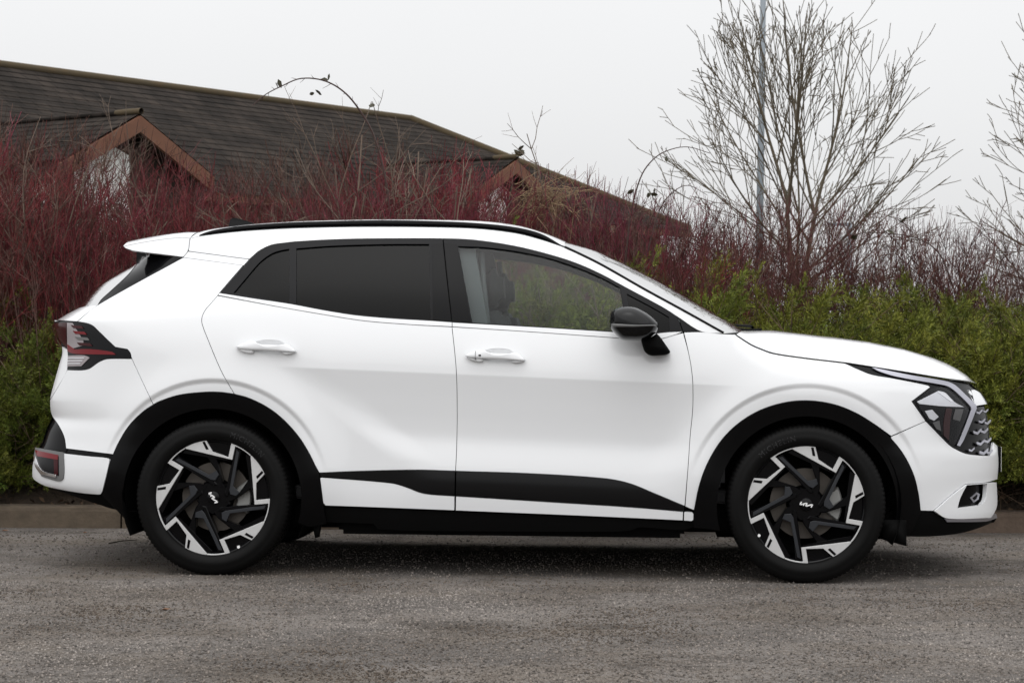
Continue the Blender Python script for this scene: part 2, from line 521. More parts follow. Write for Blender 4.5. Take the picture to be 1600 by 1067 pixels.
# profile of the red mass: photograph column -> top row
top_u = [-60, 60, 160, 300, 420, 520, 640, 760, 860, 960, 1060, 1160, 1260, 1360, 1470, 1560, 1660]
top_v = [205, 218, 300, 300, 284, 262, 270, 282, 300, 318, 332, 345, 345, 355, 372, 365, 380]
def sc_for(u, nv, hgt):
    y = KL[1] + nv
    zt = HC + (V0 - np.interp(u, top_u, top_v)) / FPX * y
    return (zt - bank_z(nv)) / hgt * 1.05
for rowi, nv in enumerate((1.15, 1.75, 2.4, 3.1)):
    step = (62, 58, 60, 64)[rowi]
    for u in range(-230 + rowi * 17, 1070, step):
        nn = nv + rd.uniform(-0.25, 0.25)
        k = rd.randrange(5)
        if rowi == 0 and 690 < u < 1000: continue
        sc = sc_for(u, nn, (2.0, 2.15, 1.9, 2.1, 1.95)[k]) * rd.uniform(0.82, 1.12) * (0.80, 0.93, 1.0, 1.03)[rowi]
        plant('red_dogwood', dog[k] if rd.random() < 0.64 else dog_dull[k % 3], s_at(u, nn), nn, max(sc, 0.5), lab_dog(u, rowi), 'shrub', GRP_D, rd.uniform(0.95, 1.05))
for rowi, nv in enumerate((1.9, 2.6, 3.3)):
    for u in range(1075 + rowi * 21, 1800, 66):
        nn = nv + rd.uniform(-0.3, 0.3)
        if u > 1290 and rd.random() < 0.28: continue
        sc = sc_for(u, nn, 1.75) * (rd.uniform(0.88, 1.14) if u < 1290 else rd.uniform(0.62, 1.18))
        plant('sparse_dogwood', dog_thin[rd.randrange(3)], s_at(u, nn), nn, max(sc, 0.45),
              'sparse %s shrub of thin reddish-brown twigs %s' % (('low front', 'mid-row', 'tall rear')[rowi], 'beside the lamp post' if u < 1200 else 'around the forked tree trunk' if u < 1300 else 'beyond the bare tree, above the bonnet' if u < 1430 else 'around the open reddish shrub'), 'shrub', 'twiggy shrubs behind the juniper')

# ---- spreading juniper
def juniper_mesh(seed, n_br=95, rad=0.82, hgt=0.78):
    r = np.random.default_rng(seed)
    tb = Tubes(3)
    LV = []
    for _ in range(n_br):
        a = r.uniform(0, 6.283); el = math.asin(r.uniform(0.12, 0.90))
        d0 = np.array([math.cos(a) * math.cos(el), math.sin(a) * math.cos(el), math.sin(el)])
        L = (rad * math.cos(el) ** 2 + hgt * math.sin(el) ** 2) * r.uniform(0.70, 1.16)
        P = path((r.normal() * 0.06, r.normal() * 0.06, 0.0), d0, L, 10, 0.35, 0.07, r, droop=1.6)
        tb.add(P, np.linspace(0.006, 0.0018, 11))
        if r.random() < 0.16:
            for _q in range(7):
                i = r.integers(3, 10); tb.add(path(P[i], side_dir(tan_at(P, i), 0.6, r), r.uniform(0.1, 0.26), 4, 0.3, 0.08, r), np.linspace(0.0024, 0.0012, 5))
            continue
        for k in range(36):
            t = (0.34 + 0.66 * r.random() ** 0.8) * 9.99
            i = int(t)
            b0 = P[i] + (P[i + 1] - P[i]) * (t - i)
            d = side_dir(tan_at(P, i), r.uniform(0.30, 0.70), r)
            l2 = r.uniform(0.08, 0.19) * (1.15 - 0.06 * i)
            Q = path(b0, d, l2, 4, 1.0, 0.07, r, droop=2.0)
            m = 24
            tt = np.linspace(0.05, 1.0, m) * 3.999
            ti = tt.astype(int)
            B = Q[ti] + (Q[ti + 1] - Q[ti]) * (tt - ti)[:, None]
            T = Q[ti + 1] - Q[ti]; T /= np.linalg.norm(T, axis=1, keepdims=True)
            S = r.normal(size=(m, 3)); S -= T * (S * T).sum(1, keepdims=True); S /= np.linalg.norm(S, axis=1, keepdims=True)
            D = T * 0.80 + S * 0.60
            Wd = np.cross(D, r.normal(size=(m, 3))); Wd /= np.linalg.norm(Wd, axis=1, keepdims=True)
            ll = (r.uniform(0.020, 0.034, m) * np.linspace(1.15, 0.7, m))[:, None]
            ww = r.uniform(0.0013, 0.0024, m)[:, None]
            q = np.stack([B - Wd * ww * 0.5, B + D * ll * 0.55 - Wd * ww, B + D * ll, B + D * ll * 0.55 + Wd * ww], 1)
            LV.append(q.reshape(-1, 3))
    V = np.concatenate(LV)
    return tb, V, np.arange(len(V)).reshape(-1, 4)

M_jun = mat('juniper_leaf', (0.056, 0.080, 0.011), 0.6, spec=0.2, noise=(4.0, 0.72, (0.158, 0.168, 0.024)))
island_vary(vary(M_jun, 0.30, 0.022), 0.4, 1.6)
M_jstem = island_vary(mat('juniper_stem', (0.115, 0.078, 0.050), 0.9), 0.5, 1.6)
jun = []
for i in range(4):
    tb, V, F = juniper_mesh(60 + i, hgt=(0.78, 0.72, 0.84, 0.76)[i])
    jun.append((mk_np('foliage', V, F, M_jun, link_it=False), tb.build('stem', M_jstem, link_it=False)))
def juniper(s, nv, sc, sz, group, label):
    e = empty('juniper_bush', kpt(s, nv, bank_z(nv) - 0.03), rd.uniform(0, 6.28))
    e.scale = (sc, sc, sc * sz)
    a, b = jun[rd.randrange(4)]
    link(bpy.data.objects.new('foliage', a), e); link(bpy.data.objects.new('stem', b), e)
    return tag(e, label, 'bush', group)
def lab_jun(u, row):
    size = ('low front-row', 'middle-row', 'high back-row')[row]
    place = 'by the car tail' if u < 130 else 'behind the rear wheel' if u < 400 else 'hidden behind the rear doors' if u < 690 else 'seen through the front side window' if u < 1000 else 'below the windscreen foot' if u < 1170 else 'behind the bonnet' if u < 1430 else 'ahead of the front bumper'
    return 'spreading olive-green %s juniper bush %s' % (size, place)
GRP_J = 'juniper bushes along the kerb'
# top row of the green mass (photograph)
j_u = [-60, 40, 130, 600, 700, 960, 1060, 1140, 1230, 1330, 1430, 1530, 1660]
j_v = [495, 462, 465, 510, 396, 404, 416, 414, 430, 462, 436, 424, 430]
for rowi, (nv, f, st) in enumerate(((0.58, 0.62, 84), (0.85, 0.86, 80), (1.40, 1.0, 76))):
    for u in list(range(-230 + rowi * 25, 260, st)) + list(range(480 + rowi * 20, 1800, st)):
        nn = nv + rd.uniform(-0.1, 0.1)
        y = KL[1] + nn
        zt = HC + (V0 - np.interp(u, j_u, j_v)) / FPX * y
        h = max(0.35, (zt - bank_z(nn)) * f * rd.uniform(0.9, 1.08))
        if 270 < u < 620: h = min(h, 0.8)
        sc = max(0.55, min(1.35, h / 0.74))
        juniper(s_at(u, nn), nn, sc, min(1.25, max(0.8, h / 0.74 / sc)), GRP_J, lab_jun(u, rowi))

# ---- pale bare shrubs with thicker tan stems
def bare_mesh(seed, n_stem, height, rad, spread):
    r = np.random.default_rng(seed)
    tb = Tubes(5)
    def grow(p, d, L, R, lev):
        n = 6 if lev < 2 else 4
        P = path(p, d, L, n, 0.25 if lev else 0.12, 0.10, r)
        tb.add(P, np.linspace(R, R * 0.55, n + 1))
        if lev >= 3: return
        for _ in range((5, 4, 3)[lev]):
            i = r.integers(2, n)
            grow(P[i], side_dir(tan_at(P, i), r.uniform(0.45, 0.9), r), L * r.uniform(0.28, 0.5), R * 0.55, lev + 1)
    for k in range(n_stem):
        a = 6.283 * k / n_stem + r.uniform(-0.4, 0.4)
        grow((0.08 * math.cos(a), 0.08 * math.sin(a), -0.05), (math.cos(a) * spread, math.sin(a) * spread, 1), height * r.uniform(0.8, 1.05), rad * r.uniform(0.7, 1.1), 0)
    return tb
M_tan = island_vary(mat('pale_bark', (0.170, 0.125, 0.092), 0.85, noise=(20, 0.5, (0.095, 0.065, 0.050))), 0.6, 1.3)
for (u, vt, nv, seed, ns, lab) in ((790, 372, 0.75, 16, 6, 'low bare shrub of tan twigs seen through the clear front side window'),
                                  (900, 380, 0.75, 17, 6, 'low twiggy tan shrub behind the door mirror'),
                                  (470, 235, 1.2, 7, 5, 'slim bare shrub with greyish twigs between two thicker bare shrubs'),
                                  (105, 205, 1.5, 6, 5, 'bare shrub of tan forked twigs beside the larger timber gable'),
                                  (35, 165, 1.6, 5, 6, 'bare shrub with pale tan branches rising in front of the tiled roof slope'),
                                  (590, 150, 1.6, 8, 7, 'bare shrub with thick pale stems standing above the car roof'),
                                  (700, 200, 1.9, 9, 5, 'bare pale shrub with a leaning forked stem beside the taller bare shrub'),
                                  (870, 215, 2.6, 12, 5, 'thin bare shrub in front of the small far gable'),
                                  (1490, 300, 2.8, 14, 6, 'reddish bare shrub with an open branching top above the juniper')):
    tb = bare_mesh(seed, ns, 1.75, 0.0075 if u < 200 else 0.0098, 0.34)
    me = tb.build('pale_shrub', M_tan if u < 1400 else M_redb, link_it=False)
    y = KL[1] + nv
    zt = HC + (V0 - vt) / FPX * y
    sc = (zt - bank_z(nv)) / 1.95
    o = plant('pale_shrub', me, s_at(u, nv), nv, sc, lab, 'shrub', 'bare pale shrubs')
    o.rotation_euler = (0, 0, rd.uniform(0, 6.28))

# ---- arching bramble canes (drawn through the photograph's curve, in the plane of the thicket)
M_cane = mat('bramble_cane', (0.045, 0.020, 0.016), 0.6)
M_bleaf = island_vary(mat('bramble_leaf', (0.030, 0.028, 0.014), 0.6), 0.5, 2.0)
def catmull(P, n=6):
    P = np.asarray(P, float)
    E = np.vstack([2 * P[0] - P[1], P, 2 * P[-1] - P[-2]])
    out = []
    for i in range(1, len(E) - 2):
        for t in np.linspace(0, 1, n, endpoint=False):
            a, b, c, d = E[i - 1:i + 3]
            out.append(0.5 * (2 * b + (c - a) * t + (2 * a - 5 * b + 4 * c - d) * t * t + (3 * b - a - 3 * c + d) * t ** 3))
    out.append(P[-1])
    return np.array(out)
def bramble(pix, nv0, nv1, leaves, label, r0=0.006):
    pix = catmull(pix, 5)
    yy = KL[1] + np.linspace(nv0, nv1, len(pix))
    P = np.array([at_y(u, v, y) for (u, v), y in zip(pix, yy)])
    e = empty('bramble_cane', P[0])
    tb = Tubes(5)
    tb.add(P - P[0], np.linspace(r0, r0 * 0.35, len(P)))
    rr = np.random.default_rng(int(abs(pix[0][0])))
    for i in range(3, len(P) - 1, 2):
        d = side_dir(tan_at(P, i), 1.0, rr)
        tb.add(path(P[i] - P[0], d, rr.uniform(0.015, 0.07), 2, 0.3, 0.1, rr), [0.002, 0.0015, 0.0008])
    tb.build('cane', M_cane, e)
    for (u, v) in leaves:
        i = int(np.argmin((pix[:, 0] - u) ** 2 + (pix[:, 1] - v) ** 2))
        c = at_y(u, v, yy[i]) - P[0]
        q = P[i] - P[0]
        for _ in range(rr.integers(2, 4)):
            cc = c + rr.normal(size=3) * 0.012
            a = rr.normal(size=3); a /= np.linalg.norm(a)
            b = np.cross(a, rr.normal(size=3)); b /= np.linalg.norm(b)
            s = rr.uniform(0.018, 0.032)
            mk('leaf', [cc - a * s, cc - a * s * 0.3 + b * s * 0.55, cc + a * s * 0.5 + b * s * 0.4, cc + a * s, cc + a * s * 0.5 - b * s * 0.4, cc - a * s * 0.3 - b * s * 0.55],
               [(0, 1, 2, 3, 4, 5)], M_bleaf, e, smooth=False)
    return tag(e, label, 'bramble', 'arching bramble canes')
bramble([(612, 370), (604, 290), (585, 215), (560, 170), (535, 142), (505, 126), (470, 123), (440, 135), (415, 148), (395, 165)], 1.4, 1.2,
        [(512, 122), (432, 132), (493, 146), (575, 172)], 'long dark bramble cane arching over the roof ridge', 0.0075)
bramble([(975, 430), (985, 340), (1000, 280), (1020, 250), (1045, 235), (1075, 230), (1110, 240)], 1.6, 1.6,
        [(1042, 243), (985, 300), (1022, 302)], 'dark bramble cane curving up beside the bare tree', 0.006)
bramble([(1010, 400), (1030, 330), (1050, 302), (1075, 290), (1105, 305)], 1.9, 2.0, [(1015, 305)], 'short dark bramble cane hooking over the dogwood tips', 0.005)
bramble([(1490, 450), (1470, 400), (1440, 375), (1400, 366), (1350, 364), (1310, 372)], 1.9, 1.7,
        [(1412, 345), (1390, 358), (1340, 370), (1355, 360)], 'low bramble cane with small dark leaves over the juniper', 0.005)
bramble([(815, 350), (818, 300), (813, 260), (809, 240)], 2.2, 2.2, [(812, 233), (808, 245), (815, 238)], 'short leafy bramble shoot in front of the far gable', 0.005)

# dry straw-coloured tangle
rr = np.random.default_rng(77)
tb = Tubes(3)
c0 = at_y(845, 312, KL[1] + 2.0)
for _ in range(150):
    p = c0 + rr.normal(size=3) * [0.10, 0.08, 0.05]
    tb.add(path(p - c0, (rr.normal() + 0.6, rr.normal() * 0.5, rr.normal() * 0.5 - 0.2), rr.uniform(0.12, 0.38), 5, -0.6, 0.22, rr), np.linspace(0.003, 0.0012, 6))
for _ in range(14):
    q = rr.normal(size=3) * 0.06
    tb.add(path((q[0] + 0.05, q[1], -1.25), (rr.normal() * 0.06, rr.normal() * 0.05, 1), 1.3, 6, 0, 0.03, rr), 0.0025)
o = tb.build('dry_climber', island_vary(mat('straw', (0.24, 0.165, 0.095), 0.9), 0.5, 1.3))
o.location = c0
tag(o, 'straw-coloured tangle of dry climber hanging in the dogwood', 'dry climber')

# ---- bare trees
def tree_mesh(seed, rr0=0.058):
    r = np.random.default_rng(seed)
    trunk, crown = Tubes(9), Tubes(4)
    cen, rx, rz = np.array([0, 0, 2.75]), 1.78, 2.25
    def reach(p, d):
        """distance from p along d to the crown's rounded outline"""
        s = np.array([1 / rx, 1 / rx, 1 / rz])
        q, e = (p - cen) * s, d * s
        A, B, C = e @ e, q @ e, q @ q - 1
        D = B * B - A * C
        return (-B + math.sqrt(D)) / A if D > 0 else 0.3
    def shoot(p, d, L, R, lev):
        n = (12, 8, 6, 4)[lev]
        P = path(p, d, L, n, (0.20, 0.26, 0.30, 0.3)[lev], (0.014, 0.024, 0.035, 0.05)[lev], r)
        crown.add(P, np.linspace(R, max(R * 0.30, 0.0034), n + 1))
        if lev >= 3: return
        cnt = (6, 3, 2)[lev]
        for k in range(cnt):
            f = (0.14, 0.2, 0.25)[lev] + 0.74 * (k + r.random()) / cnt
            i = min(int(f * n), n - 1)
            q = P[i] + (P[i + 1] - P[i]) * (f * n - i)
            dd = side_dir(tan_at(P, i), r.uniform(0.28, 0.62), r)
            ll = reach(q, dd) * r.uniform(0.62, 1.02) if lev == 0 else L * r.uniform(0.35, 0.65) * (1.15 - 0.5 * f)
            ll = min(ll, (9, 1.25, 0.55)[lev] if lev else L * 0.8)
            if ll < 0.05: continue
            shoot(q, dd, ll, max(R * (1 - 0.5 * f) * 0.56, 0.0038), lev + 1)
    T = path((0, 0, -0.3), (0.01, 0, 1), 1.95, 8, 0, 0.012, r)
    trunk.add(T, np.linspace(rr0 * 1.2, rr0 * 0.95, 9))
    for a, lean, R in ((2.9, 0.10, 0.72), (0.4, 0.17, 0.66), (1.6, 0.14, 0.42)):
        S = path(T[-2], (math.cos(a) * lean, math.sin(a) * lean, 1), 1.3, 8, 0, 0.02, r)
        trunk.add(S, rr0 * R * np.linspace(1.0, 0.45, 9))
        for j in range(2):
            d = np.array([math.cos(a + j * 2.1) * 0.30, math.sin(a + j * 2.1) * 0.30, 1.0]); d /= np.linalg.norm(d)
            shoot(S[-1 - j], d, reach(S[-1 - j], d) * r.uniform(0.92, 1.05), rr0 * R * 0.50, 0)
        for k in range(7):
            i = 1 + k
            az = a + k * 2.4 + r.uniform(-0.25, 0.25)
            el = 0.12 + 0.14 * k + r.uniform(-0.08, 0.08)
            d = np.array([math.cos(az) * math.cos(el), math.sin(az) * math.cos(el), math.sin(el)])
            shoot(S[i], d, reach(S[i], d) * r.uniform(0.88, 1.03), rr0 * R * (0.46 - 0.03 * k), 0)
    return trunk, crown
M_bark = mat('tree_bark', (0.125, 0.098, 0.066), 0.9, noise=(18, 0.5, (0.082, 0.070, 0.047)), bump=(60, 0.5, 0.005))
for (u, vb, Y, seed, sc, lab) in ((1234, 395, 25.0, 90, 1.0, 'spreading bare tree with forked trunk beside the lamp post'),
                                 (1765, 395, 24.0, 95, 1.0, 'bare tree whose outer branches reach in past the reddish shrub')):
    tr, cr = tree_mesh(seed)
    b = at_y(u, V0, Y)
    e = empty('bare_tree', (b[0], Y, 0.0))
    e.scale = (sc, sc, sc)
    tr.build('trunk', M_bark, e); cr.build('crown', M_bark, e)
    tag(e, lab, 'tree', 'bare trees behind the thicket')

# ---- lamp post and far post
M_galv = mat('galvanised_steel', (0.24, 0.27, 0.30), 0.6, metal=0.1, noise=(3, 0.4, (0.19, 0.215, 0.24)))
def lathe(name, prof, m, parent, seg=24, cap=True):
    V, F = [], []
    for (r_, z_) in prof:
        for k in range(seg):
            a = 2 * math.pi * k / seg
            V.append((r_ * math.cos(a), r_ * math.sin(a), z_))
    for i in range(len(prof) - 1):
        for k in range(seg):
            F.append((i * seg + k, i * seg + (k + 1) % seg, (i + 1) * seg + (k + 1) % seg, (i + 1) * seg + k))
    if cap:
        F.append(tuple(range(seg))[::-1]); F.append(tuple(range((len(prof) - 1) * seg, len(prof) * seg)))
    return mk(name, V, F, m, parent)
Yp = 36.0
pb = at_y(1183.5, V0, Yp)
e = empty('lamp_post', (pb[0], Yp, 0))
e.rotation_euler = (0, math.radians(0.45), 0)
lathe('base_section', [(0.085, -0.2), (0.085, 1.3), (0.075, 1.36)], M_galv, e)
lathe('shaft', [(0.066, 1.35), (0.056, 4.0), (0.042, 8.0)], M_galv, e)
box('lantern', (-0.09, -0.55, 7.95), (0.09, 0.08, 8.06), M_galv, e, 0.03)
tag(e, 'tall grey galvanised lamp post standing behind the bare tree', 'lamp post')
Yq = 45.0
pq = at_y(1326, V0, Yq)
zt = HC + (V0 - 346) / FPX * Yq
e = empty('marker_post', (pq[0], Yq, 0))
lathe('post', [(0.05, -0.2), (0.05, zt)], M_galv, e, 12)
box('cross_arm', (-0.45, -0.03, zt - 0.05), (0.05, 0.03, zt + 0.02), M_galv, e, 0.01)
tag(e, 'short thin grey post seen through the twigs past the tree', 'post')

# ================================================================== BUILDING
RZ = 5.7
A_, B_ = at_z(0.0, 103.0, RZ), at_z(640.0, 187.0, RZ)
rdv = (B_ - A_) / np.linalg.norm(B_ - A_)
pdv = np.array([rdv[1], -rdv[0], 0.0])               # from ridge towards the near eave
dC = ray(1078.0, 360.0)
kC = dC[0] / dC[1]
w = rdv + pdv
hip = (kC * B_[1] - B_[0]) / (w[0] - kC * w[1])
Cc = B_ + w * hip
EZ = HC + dC[2] / dC[1] * Cc[1]
slope = (RZ - EZ) / hip
ang_b = math.atan2(rdv[1], rdv[0])
# local frame: origin under ridge end B, +x along ridge (away), -y towards the near eave
bld = empty('roofed_building', (B_[0], B_[1], 0.0), ang_b)
LEN = float(np.linalg.norm(B_ - A_)) + 16.0
M_tile = bpy.data.materials.new('roof_tile'); M_tile.use_nodes = True
t = M_tile.node_tree; b = t.nodes['Principled BSDF']
b.inputs['Roughness'].default_value = 0.95
b.inputs['Specular IOR Level'].default_value = 0.08
tc = t.nodes.new('ShaderNodeTexCoord')
n1 = t.nodes.new('ShaderNodeTexNoise'); n1.inputs['Scale'].default_value = 1.3; n1.inputs['Detail'].default_value = 8
t.links.new(tc.outputs['Object'], n1.inputs['Vector'])
cr = t.nodes.new('ShaderNodeValToRGB')
cr.color_ramp.elements[0].position = 0.33; cr.color_ramp.elements[0].color = (0.0180, 0.0155, 0.0138, 1)
cr.color_ramp.elements[1].position = 0.72; cr.color_ramp.elements[1].color = (0.039, 0.0325, 0.0285, 1)
t.links.new(n1.outputs['Fac'], cr.inputs[0])
br = t.nodes.new('ShaderNodeTexBrick')
br.inputs['Scale'].default_value = 1.0; br.inputs['Brick Width'].default_value = 0.30; br.inputs['Row Height'].default_value = 0.235
br.inputs['Mortar Size'].default_value = 0.02
br.inputs['Color1'].default_value = (0.85, 0.85, 0.85, 1); br.inputs['Color2'].default_value = (1.25, 1.2, 1.15, 1); br.inputs['Mortar'].default_value = (0.6, 0.6, 0.6, 1)
t.links.new(tc.outputs['Object'], br.inputs['Vector'])
mx = t.nodes.new('ShaderNodeMix'); mx.data_type = 'RGBA'; mx.blend_type = 'MULTIPLY'; mx.inputs['Factor'].default_value = 1.0
t.links.new(cr.outputs[0], mx.inputs['A']); t.links.new(br.outputs['Color'], mx.inputs['B'])
t.links.new(mx.outputs['Result'], b.inputs['Base Color'])
M_moss = mat('mossy_ridge', (0.085, 0.056, 0.026), 0.95, noise=(5, 0.5, (0.055, 0.045, 0.026)))
M_barge = mat('stained_timber', (0.17, 0.070, 0.038), 0.7, noise=(6, 0.4, (0.12, 0.050, 0.028)))
M_soffit = mat('dark_soffit', (0.030, 0.020, 0.016), 0.9)
M_render = mat('white_render', (0.84, 0.84, 0.83), 0.8, noise=(2, 0.3, (0.80, 0.80, 0.79)))
M_brick = mat('brown_brick', (0.16, 0.085, 0.055), 0.9, noise=(4, 0.4, (0.11, 0.06, 0.045)))

def courses(x0, x1_top, x1_bot, y_bot, z_top, z_bot, sgn, name, parent, gauge=0.235, hipside=True, mt=None):
    """overlapping tile courses from the ridge (y=0) to the eave (y=sgn*y_bot); each course a real step"""
    L = math.hypot(y_bot, z_top - z_bot)
    n = int(L / gauge)
    V, F = [], []
    for i in range(n):
        f0, f1 = i / n, min((i + 1.18) / n, 1.02)
        def P(x, f, lift):
            return (x, sgn * y_bot * f, z_top + (z_bot - z_top) * f + lift)
        xa0, xa1 = x1_top + (x1_bot - x1_top) * f0, x1_top + (x1_bot - x1_top) * f1
        k = len(V)
        V += [P(x0, f0, 0.0), P(xa0, f0, 0.0), P(xa1, f1, 0.013), P(x0, f1, 0.013), P(xa1, f1, 0.0), P(x0, f1, 0.0)]
        F += [(k, k + 1, k + 2, k + 3), (k + 3, k + 2, k + 4, k + 5)]
    o = mk(name, V, F, mt or M_tile, parent, smooth=False)
    o['kind'] = 'stuff'
    return o
courses(-LEN, 0.0, hip, hip, RZ, EZ, -1, 'tile_courses', bld)
courses(-LEN, 0.0, hip, hip, RZ, EZ, 1, 'tile_courses', bld)
# hip end
V, F = [], []
n = 22
for i in range(n):
    f0, f1 = i / n, min((i + 1.18) / n, 1.02)
    k = len(V)
    q0, q1 = hip * f0, hip * f1
    V += [(q0, -q0, RZ + (EZ - RZ) * f0), (q0, q0, RZ + (EZ - RZ) * f0), (q1, q1, RZ + (EZ - RZ) * f1 + 0.035), (q1, -q1, RZ + (EZ - RZ) * f1 + 0.035)]
    F += [(k, k + 1, k + 2, k + 3)]
mk('hip_courses', V, F, M_tile, bld, smooth=False)['kind'] = 'stuff'
tb = Tubes(8)
tb.add([(-LEN, 0, RZ + 0.02), (-LEN / 2, 0, RZ + 0.02), (0, 0, RZ + 0.02)], 0.075)
tb.build('ridge_cap', M_moss, bld)
for sg in (-1, 1):
    tb = Tubes(8); tb.add([(0, 0, RZ + 0.02), (hip / 2, sg * hip / 2, (RZ + EZ) / 2 + 0.02), (hip, sg * hip, EZ + 0.02)], 0.085)
    tb.build('hip_cap', M_moss, bld)
wi = hip - 0.45
box('wall', (-LEN, -wi, -0.1), (wi, wi, EZ + 0.12), M_brick, bld)
box('fascia', (-LEN, -hip - 0.02, EZ - 0.16), (hip, -hip + 0.02, EZ + 0.0), M_barge, bld)

def porch(u, v, py_want, u_end, v_end, depth):
    """gabled porch whose apex shows at pixel (u, v) at height Z"""
    def loc(u_, v_, z_):
        q = at_z(float(u_), float(v_), z_) - np.array([B_[0], B_[1], 0])
        return float(q @ rdv), float(-(q @ pdv))
    z1, z2 = 3.6, 5.0
    p1, p2 = loc(u, v, z1)[1], loc(u, v, z2)[1]
    Z = z1 + (py_want - p1) / (p2 - p1) * (z2 - z1)
    px, py = loc(u, v, Z)
    # half width from where the right-hand barge board ends: same gable plane, so solve along it
    de = ray(float(u_end), float(v_end)); o3 = np.array([-B_[0], -B_[1], HC])
    tt = (-py - o3 @ pdv) / (de @ pdv)
    q = o3 + de * tt
    half = abs(float(q @ rdv) - px)
    zb = Z - half * slope
    ylen = -(hip * (RZ - Z) / (RZ - EZ))               # where the porch ridge runs into the slope
    back = ylen + 0.2
    V, F = [], []
    n = 9
    for sg in (-1, 1):
        for i in range(n):
            f0, f1 = i / n, min((i + 1.15) / n, 1.0)
            k = len(V)
            V += [(px + sg * half * f0, py, Z - half * slope * f0), (px + sg * half * f0, back, Z - half * slope * f0),
                  (px + sg * half * f1, back, Z - half * slope * f1 + 0.010), (px + sg * half * f1, py, Z - half * slope * f1 + 0.010)]
            F.append((k, k + 1, k + 2, k + 3))
    mk('porch_roof', V, F, M_tile, bld, smooth=False)
    tb = Tubes(8); tb.add([(px, py - 0.03, Z + 0.03), (px, (py + back) / 2, Z + 0.03), (px, back, Z + 0.01)], [0.045, 0.035, 0.035]); tb.build('ridge_cap', M_tile, bld)
    tb = Tubes(8); tb.add([(px, py - 0.04, Z + 0.035), (px, py + 0.25, Z + 0.035), (px, py + 0.5, Z + 0.035)], [0.05, 0.05, 0.045]); tb.build('ridge_end_cap', M_moss, bld)
    for sg in (-1, 1):
        def B4(off, th, y):
            return [(px, y, Z - off), (px + sg * half * 1.03, y, Z - off - half * slope * 1.03), (px + sg * half * 1.03, y, Z - off - th - half * slope * 1.03), (px, y, Z - off - th)]
        a, c = B4(0.03, 0.24, py - 0.03), B4(0.03, 0.24, py + 0.03)
        mk('barge_board', a + c, [(0, 1, 2, 3), (7, 6, 5, 4), (0, 4, 5, 1), (1, 5, 6, 2), (2, 6, 7, 3), (3, 7, 4, 0)], M_barge, bld, smooth=False)
        s1, s2 = B4(0.10, 0.04, py + 0.04), B4(0.10, 0.04, back)
        mk('soffit', s1 + s2, [(0, 1, 5, 4), (3, 7, 6, 2), (0, 3, 2, 1), (4, 5, 6, 7)], M_soffit, bld, smooth=False)
    # gable wall set back under the porch roof
    yb = py + depth
    hw = half * 0.82
    zl = lambda x: Z - 0.22 - abs(x - px) * slope
    xm = px + 0.10 * half
    mk('gable_wall', [(px - hw, yb, 0), (xm, yb, 0), (xm, yb, zl(xm) - 0.30), (px - 0.25 * half, yb, zl(px - 0.25 * half)), (px - hw, yb, zl(px - hw)),
                      (px - hw, back, 0), (px - hw, back, zl(px - hw))], [(0, 1, 2, 3, 4), (0, 4, 6, 5)], M_render, bld, smooth=False)
    mk('gable_boarding', [(xm, yb, 0), (px + hw, yb, 0), (px + hw, yb, zl(px + hw)), (px, yb, zl(px)), (px - 0.25 * half, yb, zl(px - 0.25 * half)), (xm, yb, zl(xm) - 0.30), (px + hw, back, 0), (px + hw, back, zl(px + hw))],
       [(0, 1, 2, 3, 4, 5), (1, 6, 7, 2)], M_soffit, bld, smooth=False)
    box('post', (px - half + 0.1, py + 0.05, -0.1), (px - half + 0.28, py + 0.23, zb + 0.05), M_soffit, bld)
    box('post', (px + half - 0.28, py + 0.05, -0.1), (px + half - 0.1, py + 0.23, zb + 0.05), M_soffit, bld)
porch(218, 178, -5.7, 330, 268, 0.35)
porch(806, 248, -5.6, 872, 300, 0.3)
tag(bld, 'low building with brown tiled hipped roof, mossy ridge and timber gables', 'building')

# ================================================================== CAR
CX, CY, PSI = 0.0392, 10.883, 0.06179
car = empty('parked_car', (CX, CY, 0.0), -PSI)
tag(car, 'white compact SUV with black roof rails and black-and-silver wheels', 'car')
_cp, _sp = math.cos(PSI), math.sin(PSI)
CAM_L = np.array([-CX * _cp + CY * _sp, -CX * _sp - CY * _cp, HC])
def lray(uv):
    uv = np.asarray(uv, float)
    d = ray(uv[..., 0], uv[..., 1])
    return np.stack([d[..., 0] * _cp - d[..., 1] * _sp, d[..., 0] * _sp + d[..., 1] * _cp, d[..., 2]], -1)
def pl(uv, y):
    """photograph pixels -> car-local points on the plane at lateral position y"""
    d = lray(uv)
    return CAM_L + d * ((y - CAM_L[1]) / d[..., 1:2])
def sstep(a, b, x):
    t = np.clip((x - a) / (b - a), 0, 1)
    return t * t * (3 - 2 * t)
def smin(a, b, k):
    h = np.clip(0.5 + 0.5 * (b - a) / k, 0, 1)
    return b * (1 - h) + a * h - k * h * (1 - h)
def curve(uvs, y, axis_in=0, axis_out=2):
    p = pl(uvs, y)
    o = np.argsort(p[:, axis_in])
    return p[o, axis_in], p[o, axis_out]

